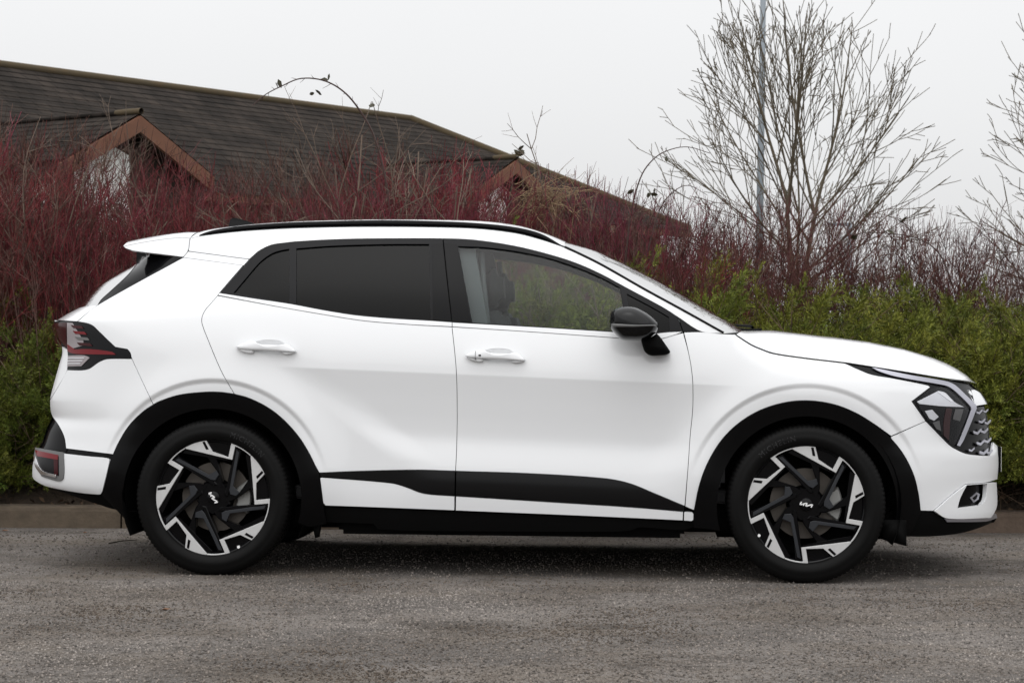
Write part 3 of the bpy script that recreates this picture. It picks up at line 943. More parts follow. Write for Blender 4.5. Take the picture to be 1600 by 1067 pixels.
def smooth_line(P, k=2.0):
    P = np.asarray(P, float)
    L = np.concatenate([[0], np.cumsum(np.hypot(*np.diff(P, axis=0).T))])
    t = np.arange(0, L[-1], 1.5)
    Q = np.stack([np.interp(t, L, P[:, i]) for i in (0, 1)], -1)
    w = np.exp(-0.5 * (np.arange(-12, 13) / 4.0) ** 2); w /= w.sum()
    Qp = np.concatenate([2 * Q[:1] - Q[12:0:-1], Q, 2 * Q[-1:] - Q[-2:-14:-1]])
    return np.stack([np.convolve(Qp[:, i], w, 'valid') for i in (0, 1)], -1)
HUBX, HUBZ = 1.34, 0.352
SHX, SHZ = curve([(60, 503), (120, 501), (320, 499), (460, 500), (706, 507), (955, 523), (1095, 524), (1250, 560)], -0.89)
CRX, CRZ = curve([(461, 574), (1080, 600)], -0.91)
crk = (CRZ[1] - CRZ[0]) / (CRX[1] - CRX[0])
SLX, SLZ = curve([(1150, 524), (1173.8, 539.4), (1208, 552.8), (1255, 559.7), (1317, 567), (1412, 582), (1476, 592.5), (1530, 602)], -0.85)
SLX = np.concatenate([[SLX[0] - 0.25, SLX[0] - 0.1], SLX]); SLZ = np.concatenate([[1.45, 1.25], SLZ])
FZX = pl(smooth_line([(1526, 600), (1534, 615), (1545, 632), (1549, 660), (1553, 690), (1560, 705), (1561, 735), (1557, 760), (1557, 800), (1553, 812), (1540, 830)]), -0.42)
FZ_z, FZ_x = FZX[::-1, 2], FZX[::-1, 0] + 0.06
RRX = pl(smooth_line([(232, 395), (211, 413.7), (155, 442), (117.5, 482.5), (86, 499), (86, 507), (94, 533), (95.5, 549), (90.7, 569), (82.7, 597.6), (76.6, 622), (77, 640),
          (82, 652), (72.6, 666), (64.5, 690), (58, 700), (52.4, 722.6), (50.2, 742), (53, 755), (70, 763), (110, 785)]), -0.52)
RR_z, RR_x = RRX[::-1, 2], RRX[::-1, 0] - 0.085
def ux(u, v=570.0):
    return float(pl((u, v), -0.9)[0])
X440, X690, X1070, X1180 = ux(430), ux(620), ux(1075), ux(1165)

def tab(zz, ww):
    g = np.linspace(zz[0], zz[-1], 600)
    h = (zz[-1] - zz[0]) / 599
    # smooth interpolation: linear then small gaussian
    y = np.interp(g, zz, ww)
    k = max(1, int(0.018 / h)); ker = np.exp(-0.5 * (np.arange(-3 * k, 3 * k + 1) / k) ** 2); ker /= ker.sum()
    yp = np.concatenate([np.full(3 * k, y[0]) + (np.arange(-3 * k, 0)) * (y[1] - y[0]), y, np.full(3 * k, y[-1]) + (np.arange(1, 3 * k + 1)) * (y[-1] - y[-2])])
    return g, np.convolve(yp, ker, 'valid')
DN = tab([-0.95, -0.80, -0.72, -0.66, -0.60, -0.55, -0.49, -0.43, -0.38, -0.33, -0.30, -0.27, -0.20, -0.10, 0.0, 0.06],
         [0.79, 0.845, 0.872, 0.888, 0.897, 0.903, 0.9045, 0.9015, 0.8965, 0.8895, 0.8865, 0.8860, 0.8912, 0.9020, 0.9150, 0.9235])
SM = tab([-0.95, -0.80, -0.72, -0.66, -0.60, -0.55, -0.45, -0.25, -0.1, 0.0, 0.06],
         [0.79, 0.845, 0.872, 0.888, 0.896, 0.901, 0.902, 0.902, 0.904, 0.905, 0.905])

def ring_r(x, z):
    hx = np.where(x < 0, -HUBX, HUBX)
    dx, dz = x - hx, z - HUBZ
    return np.hypot(dx, dz), dz
def Wbase(x, z):
    x = np.asarray(x, float); z = np.asarray(z, float)
    zs = np.interp(x, SHX, SHZ)
    zc = CRZ[0] + crk * (x - CRX[0])
    ze = z - zc
    tt = np.clip(ze / np.maximum(zs - zc, 0.05), 0, 3)
    A = sstep(X440, X440 + 0.25, x - np.clip(-ze, 0, 0.4) * 1.3) * (1 - sstep(X1070, X1180, x + np.clip(-ze, 0, 0.4) * 0.5))
    up_s = 0.915 - 0.010 * tt - 0.014 * tt ** 2
    up_m = 0.905 - 0.001 * tt - 0.014 * tt ** 2
    lo_s = np.interp(ze, *DN); lo_m = np.interp(ze, *SM)
    sharp = smin(up_s, lo_s, 0.0005)
    soft = smin(up_m, lo_m + 0.004, 0.01)
    L = A * sharp + (1 - A) * soft
    # wheel-arch swellings and their stepped rim
    r, dz = ring_r(x, z)
    el = dz / np.maximum(r, 0.05)
    L = L + 0.020 * np.exp(-((r - 0.50) / 0.12) ** 2) * sstep(-0.35, 0.25, el)
    L = L - 0.0125 * (1 - sstep(0.518, 0.544, r)) * sstep(0.15, 0.75, el)
    d = z - zs
    G = 0.884 - 0.40 * d - 0.28 * np.clip(d, 0, 1) ** 2 - 0.10 * np.clip(-1.0 - x, 0, 2) ** 2 * sstep(0, 0.2, d)
    w = smin(L, G, 0.045)
    H = 0.872 + 0.95 * (np.interp(x, SLX, SLZ) - z)
    return smin(w, H, 0.06)
def Pf(x, z):
    xs = 1.25
    s = np.clip((x - xs) / (np.interp(z, FZ_z, FZ_x) - xs), 0, 0.9995)
    return (1 - s ** 2.5) ** (1 / 2.5)
def Pr(x, z):
    xs = -1.25
    s = np.clip((xs - x) / (xs - np.interp(z, RR_z, RR_x)), 0, 0.9995)
    return (1 - s ** 2.9) ** (1 / 2.9)
def W(x, z):
    return Wbase(x, z) * Pf(x, z) * Pr(x, z)
def Wspoil(x, z):
    x = np.asarray(x, float); z = np.asarray(z, float)
    return 0.665 - 0.45 * (z - 1.46) - 0.16 * np.clip(-1.40 - x, 0, 1) ** 1.5
def plane(y):
    return lambda x, z: np.full(np.shape(x), -y, float)

def hit(uv, surf=W):
    uv = np.atleast_2d(np.asarray(uv, float))
    d = lray(uv)
    ys = np.linspace(-1.06, -0.03, 200)
    n = len(uv)
    best = np.full(n, np.nan); lo = np.full(n, ys[0]); hi = np.full(n, ys[-1])
    done = np.zeros(n, bool)
    def Fv(y, idx):
        p = CAM_L + d[idx] * ((y - CAM_L[1]) / d[idx, 1])[:, None]
        return -p[:, 1] - surf(p[:, 0], p[:, 2])
    allidx = np.arange(n)
    fprev = Fv(np.full(n, ys[0]), allidx)
    fmin = fprev.copy(); ymin = np.full(n, ys[0])
    for k in range(1, len(ys)):
        idx = allidx[~done]
        if len(idx) == 0: break
        f = Fv(np.full(len(idx), ys[k]), idx)
        cross = f <= 0
        c = idx[cross]
        lo[c], hi[c] = ys[k - 1], ys[k]; done[c] = True
        b = np.abs(f) < np.abs(fmin[idx]); fmin[idx[b]] = f[b]; ymin[idx[b]] = ys[k]
    ok = allidx[done]
    a, b = lo[ok], hi[ok]
    for _ in range(22):
        m = 0.5 * (a + b)
        f = Fv(m, ok)
        a = np.where(f > 0, m, a); b = np.where(f > 0, b, m)
    # grazing rays that miss: refine the closest approach
    ms = allidx[~done]
    if len(ms):
        a2, b2 = ymin[ms] - 0.008, ymin[ms] + 0.008
        for _ in range(24):
            m1, m2 = a2 + (b2 - a2) * 0.382, a2 + (b2 - a2) * 0.618
            q = Fv(m1, ms) < Fv(m2, ms)
            b2 = np.where(q, m2, b2); a2 = np.where(q, a2, m1)
        ymin[ms] = 0.5 * (a2 + b2)
    y = ymin.copy(); y[ok] = 0.5 * (a + b)
    P = CAM_L + d * ((y - CAM_L[1]) / d[:, 1])[:, None]
    return P
def normal(P, surf=W, e=0.003):
    x, z = P[:, 0], P[:, 2]
    wx = np.clip((surf(x + e, z) - surf(x - e, z)) / (2 * e), -6, 6)
    wz = np.clip((surf(x, z + e) - surf(x, z - e)) / (2 * e), -6, 6)
    N = np.stack([-wx, -np.ones_like(wx), -wz], -1)
    return N / np.linalg.norm(N, axis=1, keepdims=True)

def dense(pts, step=4.0, corner=32, closed=True):
    P = np.asarray(pts, float)
    n = len(P)
    out = []
    def is_corner(i):
        if not closed and i in (0, n - 1): return True
        a, b = P[i] - P[i - 1], P[(i + 1) % n] - P[i]
        c = np.dot(a, b) / (np.linalg.norm(a) * np.linalg.norm(b) + 1e-9)
        return math.degrees(math.acos(max(-1, min(1, c)))) > corner
    cn = [is_corner(i) for i in range(n)]
    for i in range(n if closed else n - 1):
        p1, p2 = P[i], P[(i + 1) % n]
        p0 = 2 * p1 - p2 if cn[i] else P[i - 1]
        p3 = 2 * p2 - p1 if cn[(i + 1) % n] else P[(i + 2) % n]
        L = np.linalg.norm(p2 - p1)
        m = max(1, int(round(L / step)))
        # limit tangents by the segment length to avoid overshoot
        t1 = (p2 - p0); t1 = t1 / (np.linalg.norm(t1) + 1e-9) * L
        t2 = (p3 - p1); t2 = t2 / (np.linalg.norm(t2) + 1e-9) * L
        for t in np.arange(m) / m:
            out.append((2 * t**3 - 3 * t**2 + 1) * p1 + (t**3 - 2 * t**2 + t) * t1 + (-2 * t**3 + 3 * t**2) * p2 + (t**3 - t**2) * t2)
    if not closed: out.append(P[-1])
    return np.array(out)
def area2(P):
    return np.sum(P[:, 0] * np.roll(P[:, 1], -1) - np.roll(P[:, 0], -1) * P[:, 1]) / 2
def inset_poly(P, d):
    if area2(P) < 0: P = P[::-1]
    a = P - np.roll(P, 1, 0); b = np.roll(P, -1, 0) - P
    a /= np.linalg.norm(a, axis=1, keepdims=True) + 1e-9; b /= np.linalg.norm(b, axis=1, keepdims=True) + 1e-9
    na, nb = np.stack([-a[:, 1], a[:, 0]], -1), np.stack([-b[:, 1], b[:, 0]], -1)
    m = na + nb
    k = 2 / np.maximum((m * m).sum(1), 0.6)
    return P + m * k[:, None] * d
def inside(Q, P):
    x, y = Q[:, 0], Q[:, 1]
    r = np.zeros(len(Q), bool)
    x1, y1 = P[:, 0], P[:, 1]; x2, y2 = np.roll(x1, -1), np.roll(y1, -1)
    for i in range(len(P)):
        if y1[i] == y2[i]: continue
        c = (y1[i] > y) != (y2[i] > y)
        r ^= c & (x < (x2[i] - x1[i]) * (y - y1[i]) / (y2[i] - y1[i]) + x1[i])
    return r
def dist_poly(Q, P):
    d = np.full(len(Q), 1e9)
    A, B = P, np.roll(P, -1, 0)
    for a, b in zip(A, B):
        ab = b - a
        t = np.clip(((Q - a) @ ab) / (ab @ ab + 1e-12), 0, 1)
        d = np.minimum(d, np.hypot(*(Q - a - t[:, None] * ab).T))
    return d

# feature rows that the triangulation follows: the door crease and the arch rims
FEAT = []
cu = np.arange(380, 1200, 5.0)
for off in (-3.2, -1.2, 0.0, 1.2, 3.2):
    FEAT.append(np.stack([cu, 574 + (cu - 461) * 26 / 619 + off], -1))
for (hx, hy) in ((332, 777.5), (1260.3, 790.3)):
    for rr_ in (172.5, 175, 177.5, 180, 182.5, 185, 187.5, 190, 193):
        a = np.radians(np.arange(-85, 86, 1.1))
        FEAT.append(np.stack([hx + rr_ * np.sin(a), hy - rr_ * np.cos(a)], -1))
FEAT_ALL = np.concatenate(FEAT)

def mirror_obj(o, parent):
    """the same part on the car's other side"""
    me = o.data
    n = len(me.vertices)
    co = np.empty(n * 3, np.float32); me.vertices.foreach_get('co', co); co = co.reshape(-1, 3); co[:, 1] *= -1
    faces = [tuple(p.vertices)[::-1] for p in me.polygons]
    nm = o.get('_n')
    o2 = mk(o.name.split('.')[0], co, faces, me.materials[0], parent)
    nr = NORMALS.get(o.name)
    if nr is not None:
        nn = nr.copy(); nn[:, 1] *= -1
        o2.data.normals_split_custom_set_from_vertices([tuple(map(float, q)) for q in nn])
    else:
        sm = [p.use_smooth for p in me.polygons]
        o2.data.polygons.foreach_set('use_smooth', sm)
    return o2
NORMALS = {}

def panel(name, outline, m, parent=None, holes=(), off=0.0, sp=5.5, inset=0.55, flange=0.012, surf=W, both=True, step=3.5, corner=32, feats=True, puff=0.0):
    parent = parent or (car, car)
    ol = dense(outline, step, corner)
    ol = inset_poly(ol, inset)
    hs = [dense(h, step, corner) for h in holes]
    lo, hi = ol.min(0), ol.max(0)
    gu = np.arange(lo[0], hi[0], sp); gv = np.arange(lo[1], hi[1], sp * 0.87)
    G = np.array([(u + (sp / 2 if j % 2 else 0), v) for j, v in enumerate(gv) for u in gu]).reshape(-1, 2)
    def keep(Q, marg):
        q = inside(Q, ol)
        for h in hs: q &= ~inside(Q, h)
        Q = Q[q]
        if len(Q) == 0: return Q
        dd = dist_poly(Q, ol)
        for h in hs: dd = np.minimum(dd, dist_poly(Q, h))
        return Q[dd > marg]
    G = keep(G, sp * 0.5) if len(G) else G
    if feats and len(G):
        Fq = FEAT_ALL[(FEAT_ALL[:, 0] > lo[0]) & (FEAT_ALL[:, 0] < hi[0]) & (FEAT_ALL[:, 1] > lo[1]) & (FEAT_ALL[:, 1] < hi[1])]
        if len(Fq):
            Fq = keep(Fq, 1.6)
            if len(Fq):
                mind = np.full(len(G), 1e9)
                for a in range(0, len(Fq), 400):
                    mind = np.minimum(mind, np.sqrt(((G[:, None] - Fq[None, a:a + 400]) ** 2).sum(2)).min(1))
                G = np.concatenate([G[mind > 4.2], Fq])
    loops = [ol] + hs
    pts, edges, base = [], [], 0
    for lp in loops:
        k = len(lp)
        pts.append(lp); edges += [(base + i, base + (i + 1) % k) for i in range(k)]; base += k
    nb = base
    if len(G): pts.append(G)
    pts = np.concatenate(pts)
    vs, _e, fs, ov, _oe, _of = delaunay_2d_cdt([Vector(p) for p in pts], edges, [], 0, 1e-5)
    vs = np.array([tuple(v) for v in vs])
    T = np.array([f for f in fs if len(f) == 3])
    cen = vs[T].mean(1)
    q = inside(cen, ol)
    for h in hs: q &= ~inside(cen, h)
    T = T[q]
    P = hit(vs, surf); N = normal(P, surf)
    if puff:
        dd = dist_poly(vs, ol)
        P = P + N * (puff * (1 - np.exp(-dd / 6.0)))[:, None]
    P = P + N * off
    # orientation: face outwards
    a = np.cross(P[T[:, 1]] - P[T[:, 0]], P[T[:, 2]] - P[T[:, 0]])
    flip = (a * N[T[:, 0]]).sum(1) < 0
    T[flip] = T[flip][:, ::-1]
    V, NN, FF = [P], [N], [tuple(t) for t in T]
    cnt = len(P)
    if flange:
        # map loop points to cdt vertices
        back = {}
        for i, lst in enumerate(ov):
            for o_ in lst: back[o_] = i
        b0 = 0
        for li, lp in enumerate(loops):
            k = len(lp)
            idx = [back.get(b0 + i) for i in range(k)]
            b0 += k
            idx = [i for i in idx if i is not None]
            k = len(idx)
            A = P[idx]; Nn = N[idx]
            tg = np.roll(A, -1, 0) - np.roll(A, 1, 0)
            sd = np.cross(tg, Nn); sd /= np.linalg.norm(sd, axis=1, keepdims=True) + 1e-9
            ce = A.mean(0)
            if (li == 0 and ((A - ce) * sd).sum() < 0) or (li > 0 and ((A - ce) * sd).sum() > 0): sd = -sd
            e1 = A - Nn * 0.0012 + sd * 0.0004
            e2 = A - Nn * flange
            mid = (Nn + sd); mid /= np.linalg.norm(mid, axis=1, keepdims=True)
            V += [A, e1, e2]; NN += [mid, sd, sd]
            for i in range(k):
                j = (i + 1) % k
                for lv in (0, 1):
                    f = (cnt + lv * k + i, cnt + lv * k + j, cnt + (lv + 1) * k + j, cnt + (lv + 1) * k + i)
                    FF.append(f)
            cnt += 3 * k
    V = np.concatenate(V); NN = np.concatenate(NN)
    # fix flange winding with the normals
    FF2 = []
    for f in FF:
        if len(f) == 4:
            nrm = np.cross(V[f[1]] - V[f[0]], V[f[3]] - V[f[0]])
            if nrm @ NN[f[3]] < 0: f = f[::-1]
        FF2.append(f)
    o = mk(name, V, FF2, m, parent[0], normals=NN)
    NORMALS[o.name] = NN
    if both:
        return o, mirror_obj(o, parent[1])
    return o, o

def bridge(name, E, C, m, nx=2.2, nz=2.2, M=20, parent=None, lip=0.0):
    """surface across the car from edge curve E (near side) over centre curve C to the mirrored edge"""
    E, C = np.asarray(E, float), np.asarray(C, float)
    s = np.sin(np.linspace(-1, 1, M + 1) * math.pi / 2)
    V, F = [], []
    for e, c in zip(E, C):
        for q in s:
            a = abs(q)
            V.append((c[0] + (e[0] - c[0]) * a ** nx, q * abs(e[1]), c[2] + (e[2] - c[2]) * a ** nz))
        if lip:
            y_ = abs(e[1])
            V.insert(len(V) - M - 1, (e[0], -y_ + lip, e[2] - 0.1 * lip))
            V.append((e[0], y_ - lip, e[2] - 0.1 * lip))
    if lip: M += 2
    k = M + 1
    for i in range(len(E) - 1):
        for j in range(M):
            F.append((i * k + j, i * k + j + 1, (i + 1) * k + j + 1, (i + 1) * k + j))
    o = mk(name, V, F, m, parent or car)
    return o

# ---- car materials
M_white = mat('white_car_paint', (0.735, 0.745, 0.76), 0.32, coat=1.0, spec=0.35)
M_gblack = mat('gloss_black', (0.0035, 0.0035, 0.004), 0.09, spec=0.10)
M_sblack = mat('satin_black_trim', (0.0022, 0.0022, 0.0025), 0.18, spec=0.15)
M_trim = mat('door_trim_black', (0.0035, 0.0035, 0.004), 0.14, spec=0.28)
M_frame = mat('window_frame_black', (0.005, 0.005, 0.006), 0.28, spec=0.13)
M_plas = mat('black_plastic', (0.0025, 0.0025, 0.0025), 0.6, spec=0.06, bump=(400, 0.15, 0.001))
M_void = mat('shut_line_black', (0.004, 0.004, 0.004), 0.9, spec=0.1)
M_rub = mat('tyre_rubber', (0.0032, 0.0032, 0.0034), 0.5, spec=0.10, noise=(30, 0.3, (0.0050, 0.0048, 0.0046)))
M_letter = mat('tyre_lettering', (0.014, 0.014, 0.015), 0.5, spec=0.3)
M_silver = mat('machined_alloy', (0.62, 0.62, 0.62), 0.42, metal=0.55, noise=(60, 0.3, (0.55, 0.55, 0.55)))
M_wblack = mat('wheel_gloss_black', (0.0025, 0.0025, 0.003), 0.12, spec=0.18)
M_wgrey = mat('wheel_dark_facet', (0.015, 0.017, 0.021), 0.28, spec=0.5)  # on the spoke facets this lighter grey stands in for sky reflected in gloss black
M_disc = mat('brake_disc', (0.105, 0.092, 0.080), 0.5, metal=0.5)
M_cal = mat('brake_caliper', (0.32, 0.32, 0.31), 0.5, metal=0.5)
M_chrome = mat('chrome', (0.78, 0.78, 0.80), 0.12, metal=1.0)
M_satin = mat('satin_chrome', (0.42, 0.42, 0.47), 0.28, metal=0.8)
M_greyp = mat('grey_plastic', (0.12, 0.12, 0.12), 0.4)
M_red = mat('red_lens', (0.15, 0.010, 0.014), 0.12, spec=0.25)
M_dred = mat('dark_red_lens', (0.040, 0.006, 0.008), 0.12, spec=0.2)
M_lampgrey = mat('lamp_reflector', (0.74, 0.75, 0.78), 0.3, metal=0.3)
M_tclear = mat('tail_clear_lens', (0.30, 0.27, 0.28), 0.2, spec=0.3)
M_lampdark = mat('lamp_housing', (0.005, 0.005, 0.006), 0.2, spec=0.18)
M_glass = glass('window_glass', (0.84, 0.91, 0.89), ior=1.35)
M_priv = glass('privacy_glass', (0.03, 0.032, 0.036), ior=1.25)
M_rearw = glass('rear_window_glass', (0.03, 0.032, 0.036), rough=0.04, ior=1.13)
M_wind = glass('windscreen_glass', (0.66, 0.74, 0.72))
M_clear = glass('lamp_cover', (0.94, 0.94, 0.95), ior=1.2)
M_trimi = mat('interior_trim', (0.030, 0.030, 0.032), 0.7)
M_trimg = mat('interior_grey_cloth', (0.10, 0.105, 0.11), 0.9)
M_seat = mat('seat_cloth', (0.028, 0.028, 0.030), 0.85)
M_logo = mat('badge_white', (0.85, 0.85, 0.85), 0.3)
M_plate = mat('plate_white', (0.75, 0.75, 0.72), 0.4)
M_redpl = mat('red_plastic_dim', (0.035, 0.006, 0.007), 0.4)

# ---- outlines (photograph pixels)
DCQ = [(340, 462), (330, 473.5), (321, 484), (316.8, 492), (315, 501), (317, 510), (320.6, 520), (345.6, 579.4), (366, 615.4)]
ARCH_R = [(176.9, 709.7), (186.3, 689.4), (201.9, 664.4), (223.8, 642.5), (239.4, 632), (248.8, 626.9), (280, 616.9), (320.6, 612.4), (345, 612.6), (366, 615.4), (389.4, 622), (420.6, 637.8), (445.6, 658), (467.5, 683), (483.1, 708), (492.5, 726.9), (498.8, 738.4)]
ARCH_F = [(1084.5, 797), (1092.5, 758.8), (1105, 724.4), (1126.9, 688), (1155, 660.3), (1189.4, 640), (1230, 628), (1267.5, 626), (1305, 632.2), (1339.4, 646), (1367.5, 663.4), (1392.5, 685), (1411.3, 709), (1426.9, 740), (1434.7, 771.3), (1438, 797.5)]
BCUT = [(706.3, 510.7), (712.8, 577), (714.4, 642.5), (713.5, 700), (711.8, 735.6)]
FCUT = [(1067.5, 520), (1075.3, 548.7), (1080, 573.7), (1082.5, 598.7), (1082.3, 640), (1078.6, 677.5), (1075, 730), (1070, 790.5)]
BELT = [(340, 462), (430, 478.4), (500, 490.5), (567.5, 501), (640, 507), (706.3, 510.7), (820, 517.8), (930, 525.5), (990, 529.5), (1030, 529.5), (1055, 523), (1067.5, 520)]
DBOT = [(342.5, 458), (400, 467), (451.9, 474.7), (510, 485.5), (555, 492.5), (610, 497.5), (674, 501.3), (706.2, 503.6), (742.5, 505.9), (850, 512), (955, 518.6), (1010, 521.8), (1047, 519), (1066.5, 517.6), (1095.6, 517.6)]
DTOP = [(342.5, 458), (380, 416.9), (393, 402), (405, 391.8), (423.8, 382.9), (445, 379.5), (467.5, 377.2), (530, 374), (600, 372.8), (691.9, 372.9), (742.5, 375.3), (805, 384.7), (867.5, 400.3), (905, 413), (942.5, 430), (973.8, 447), (1036, 480.5), (1059, 495.2), (1095.6, 517.6)]
RAILB = [(297, 372.5), (311, 369.3), (360, 363.2), (405, 359.6), (460, 356.8), (530, 355), (586, 354.5), (660, 355), (742.5, 357.4), (805, 364.5), (845, 374.5), (882, 387)]
RAILT = [(303, 369.8), (318, 363.2), (336, 358.2), (370, 353), (405, 349.8), (460, 346.6), (530, 344.6), (586, 343.6), (660, 344.4), (742.5, 347.8), (805, 354.4), (845, 364.6), (880, 384)]
APILL = [(882, 387), (905, 397.5), (940, 415), (1005, 452), (1070, 487.5), (1130, 521)]
SHUT = [(1150.3, 524.2), (1173.8, 539.4), (1190, 546.5), (1208, 552.8), (1255, 559.9), (1317.5, 567.3)]
TRIMT = [(499.2, 738.6), (560, 735.8), (654, 733.9), (712, 735.6), (828.7, 739.5), (945, 747.2), (983.7, 755), (1022.4, 770.5), (1069.6, 790.8)]
TRIMB = [(501.3, 744), (611.7, 753.4), (635, 760), (662, 769.8), (712, 773.6), (867.4, 783.5), (983.7, 790.9), (1068.5, 797.8)]
def seg(L, a, b):
    """part of polyline L between columns a and b (inclusive, in order)"""
    s = [p for p in L if min(a, b) - 0.01 <= p[0] <= max(a, b) + 0.01]
    return s if a <= b else s[::-1]
LAMP_R = [(84.7, 502.2), (120.6, 502.2), (142.5, 507.5), (155, 518.4), (168, 531), (180, 542.3), (198.7, 545.6), (203.4, 551), (205.6, 560.2), (167.5, 560.8), (155, 565.3), (136.3, 576.9), (105, 578), (106.2, 557.5), (105, 545), (92.5, 529.4), (86.3, 513.7)]

def grow(poly, d):
    return inset_poly(dense(poly, 5, 30), -d)
CUP = [(397, 538), (401, 533.6), (410, 531.3), (425, 530.8), (439, 533.2), (446.5, 539), (446, 547), (438, 553.6), (424, 555.2), (409, 553.8), (399, 548)]
def cup_at(dx, dy):
    return [(p[0] + dx, p[1] + dy) for p in CUP]
# ---- doors (panels with their windows, handles and trims as pieces of the door)
def sub_of(pair):
    return pair
q_out = [(286.3, 402.3), (380, 414.6), (342.5, 458)] + DCQ[:] + [p for p in ARCH_R if 239 < p[0] < 366][::-1] + [(205.9, 560.2), (203.4, 551), (198.7, 545.6), (180, 542.3), (168, 531), (155, 518.4), (142.5, 507.5), (120.6, 502.2), (152, 477)]
quarter = panel('quarter_panel', q_out, M_white)
rd_out = [p for p in BELT if p[0] <= 706.4] + BCUT[1:] + [(654, 733.9), (560, 735.8)] + [p for p in ARCH_R if p[0] > 365][::-1] + DCQ[:-1][::-1][:-1]
rear_door = panel('rear_door', rd_out, M_white, holes=[cup_at(0, 0)])
panel('handle_cup', grow(cup_at(0, 0), 0.4), M_white, rear_door, off=-0.0005, inset=0, sp=2.5, flange=0, feats=False, puff=-0.024, step=2.0)
fd_out = [p for p in BELT if p[0] >= 706] + FCUT[1:] + [p for p in TRIMT if 715 < p[0] < 1065][::-1] + BCUT[::-1][:-1]
front_door = panel('front_door', fd_out, M_white, holes=[cup_at(357.6, 13.4)])
panel('handle_cup', grow(cup_at(357.6, 13.4), 0.4), M_white, front_door, off=-0.0005, inset=0, sp=2.5, flange=0, feats=False, puff=-0.024, step=2.0)
fen_out = [(1068.5, 519.0), (1095.6, 518.6), (1130, 521.6), (1148.8, 522.4)] + SHUT + [(1320.6, 567.8), (1340, 576.5), (1361.9, 585), (1393.8, 590.6), (1450, 601.9), (1453.8, 604.7), (1424.7, 627), (1446.5, 657.8), (1392.5, 681.2)] + [p for p in ARCH_F if p[0] < 1392][::-1] + [(1070.5, 791)] + FCUT[1:-1][::-1]
fender = panel('front_fender', fen_out, M_white)
fb_out = [(1446.5, 657.8), (1483, 694.7), (1492.5, 701), (1511, 708.8), (1546, 712), (1550.5, 700), (1552, 690), (1559, 697), (1560.5, 722), (1559, 748.6), (1541, 753.7), (1508.6, 756), (1485, 774), (1458, 798), (1438, 797.6)] + [p for p in ARCH_F if p[0] > 1392][::-1][1:] + [(1392.5, 682)]
front_bumper = panel('front_bumper', fb_out, M_white, sp=4.5)
VENT = [(1508.6, 757.4), (1540, 755), (1537.7, 780), (1531.4, 788.5), (1494, 793.4), (1498.5, 777.7)]
lb_out = [(1508.6, 756), (1541, 753.7), (1555, 752.4), (1556, 788), (1551.6, 800.5), (1546, 808.5), (1478, 809.4), (1458, 798), (1485, 774)]
panel('bumper_corner', lb_out, M_white, (front_bumper), holes=[VENT], off=0.008, sp=4, flange=0.02)
panel('vent_insert', [(1506, 754), (1543, 752), (1540, 783), (1533, 791.5), (1490, 796), (1496, 776)], M_gblack, front_bumper, off=-0.022, inset=0, sp=5)
panel('vent_lattice', [(1521, 778), (1531, 769), (1536, 772), (1534, 780), (1526, 785)], M_satin, front_bumper, holes=[[(1524, 778), (1531, 772.5), (1533, 774), (1531.5, 779), (1526.5, 782)]], off=-0.016, inset=0, sp=3, flange=0.004)
rb_out = [(205.9, 560.4), (239.4, 632)] + [p for p in ARCH_R if p[0] < 239][::-1] + [(103, 700.6), (101.5, 688), (98.5, 678), (90, 662), (82, 651), (78.5, 640), (78, 625), (89.5, 606), (105, 578), (136.3, 576.9), (155, 565.3), (167.5, 560.8)]
rear_bumper = panel('rear_bumper', rb_out, M_white, sp=4.5)
tg = panel('tailgate_edge', [(96.5, 541), (105, 546), (106.2, 557.5), (104.8, 578), (89.5, 606), (78.2, 624), (79, 618), (84.5, 597.6), (92.3, 569.4), (97, 553)], M_white, sp=4, inset=0.35)
bl_out = [(101.5, 708.3), (140, 712.4), (168, 715), (172, 717.5), (172, 722), (161, 767), (158.5, 771.3), (154, 771.6), (130, 769.4), (95, 763.5), (70, 757.4), (55, 749), (52, 744), (52.5, 728), (57, 706)]
rear_bumper_low = panel('bumper_corner', bl_out, M_white, rear_bumper, sp=4.5, off=0.006, flange=0.02)
panel('bumper_insert', [(80.5, 651.5), (90, 662), (98.5, 678), (101.5, 688), (103, 701), (101, 706), (60, 699), (65.5, 689), (74, 666)], M_gblack, rear_bumper, off=-0.006, inset=0.1, sp=5)
panel('gap_strip', [(100, 700.5), (176.5, 709.5), (173, 717.5), (140, 713), (100, 708.5)], M_sblack, rear_bumper, off=-0.010, inset=0, sp=5)
panel('reflector_bezel', [(58.5, 700), (101.5, 707), (102.5, 735), (101.5, 747), (97, 751), (90, 750.5), (68.5, 744), (60, 731), (56, 718)], M_greyp, rear_bumper, off=0.011, inset=0, sp=4)
panel('reflector_dark', [(60, 708), (94.5, 713), (95, 743), (86, 742), (70, 735), (63, 722)], M_lampdark, rear_bumper, off=0.013, inset=0, sp=4)
panel('reflector_lens', [(59.5, 704), (94, 711), (94.5, 718.5), (62.5, 713)], M_red, rear_bumper, off=0.016, inset=0, sp=4)
panel('reflector_lens', [(88, 718), (94, 719), (94, 742), (89, 741)], M_dred, rear_bumper, off=0.016, inset=0, sp=4)
panel('reflector_chrome', [(57.2, 712), (60.5, 714), (66, 729), (73, 736.5), (91.5, 741.5), (91.5, 745.5), (69, 740.5), (60.5, 730)], M_chrome, rear_bumper, off=0.017, inset=0, sp=4)

# roof side, with the ditch strip below it
can_out = RAILB + APILL[1:] + [(1095.6, 518.0)] + [p for p in DTOP if 385 < p[0] < 1095][::-1] + [(389.4, 405), (294.4, 392.5)]
cantrail = panel('roof_side', can_out, M_white, sp=6)
panel('roof_strip', [(294.2, 393), (389, 405.5), (380.5, 414.8), (286.3, 402.2)], M_white, cantrail, inset=0.3, sp=4)
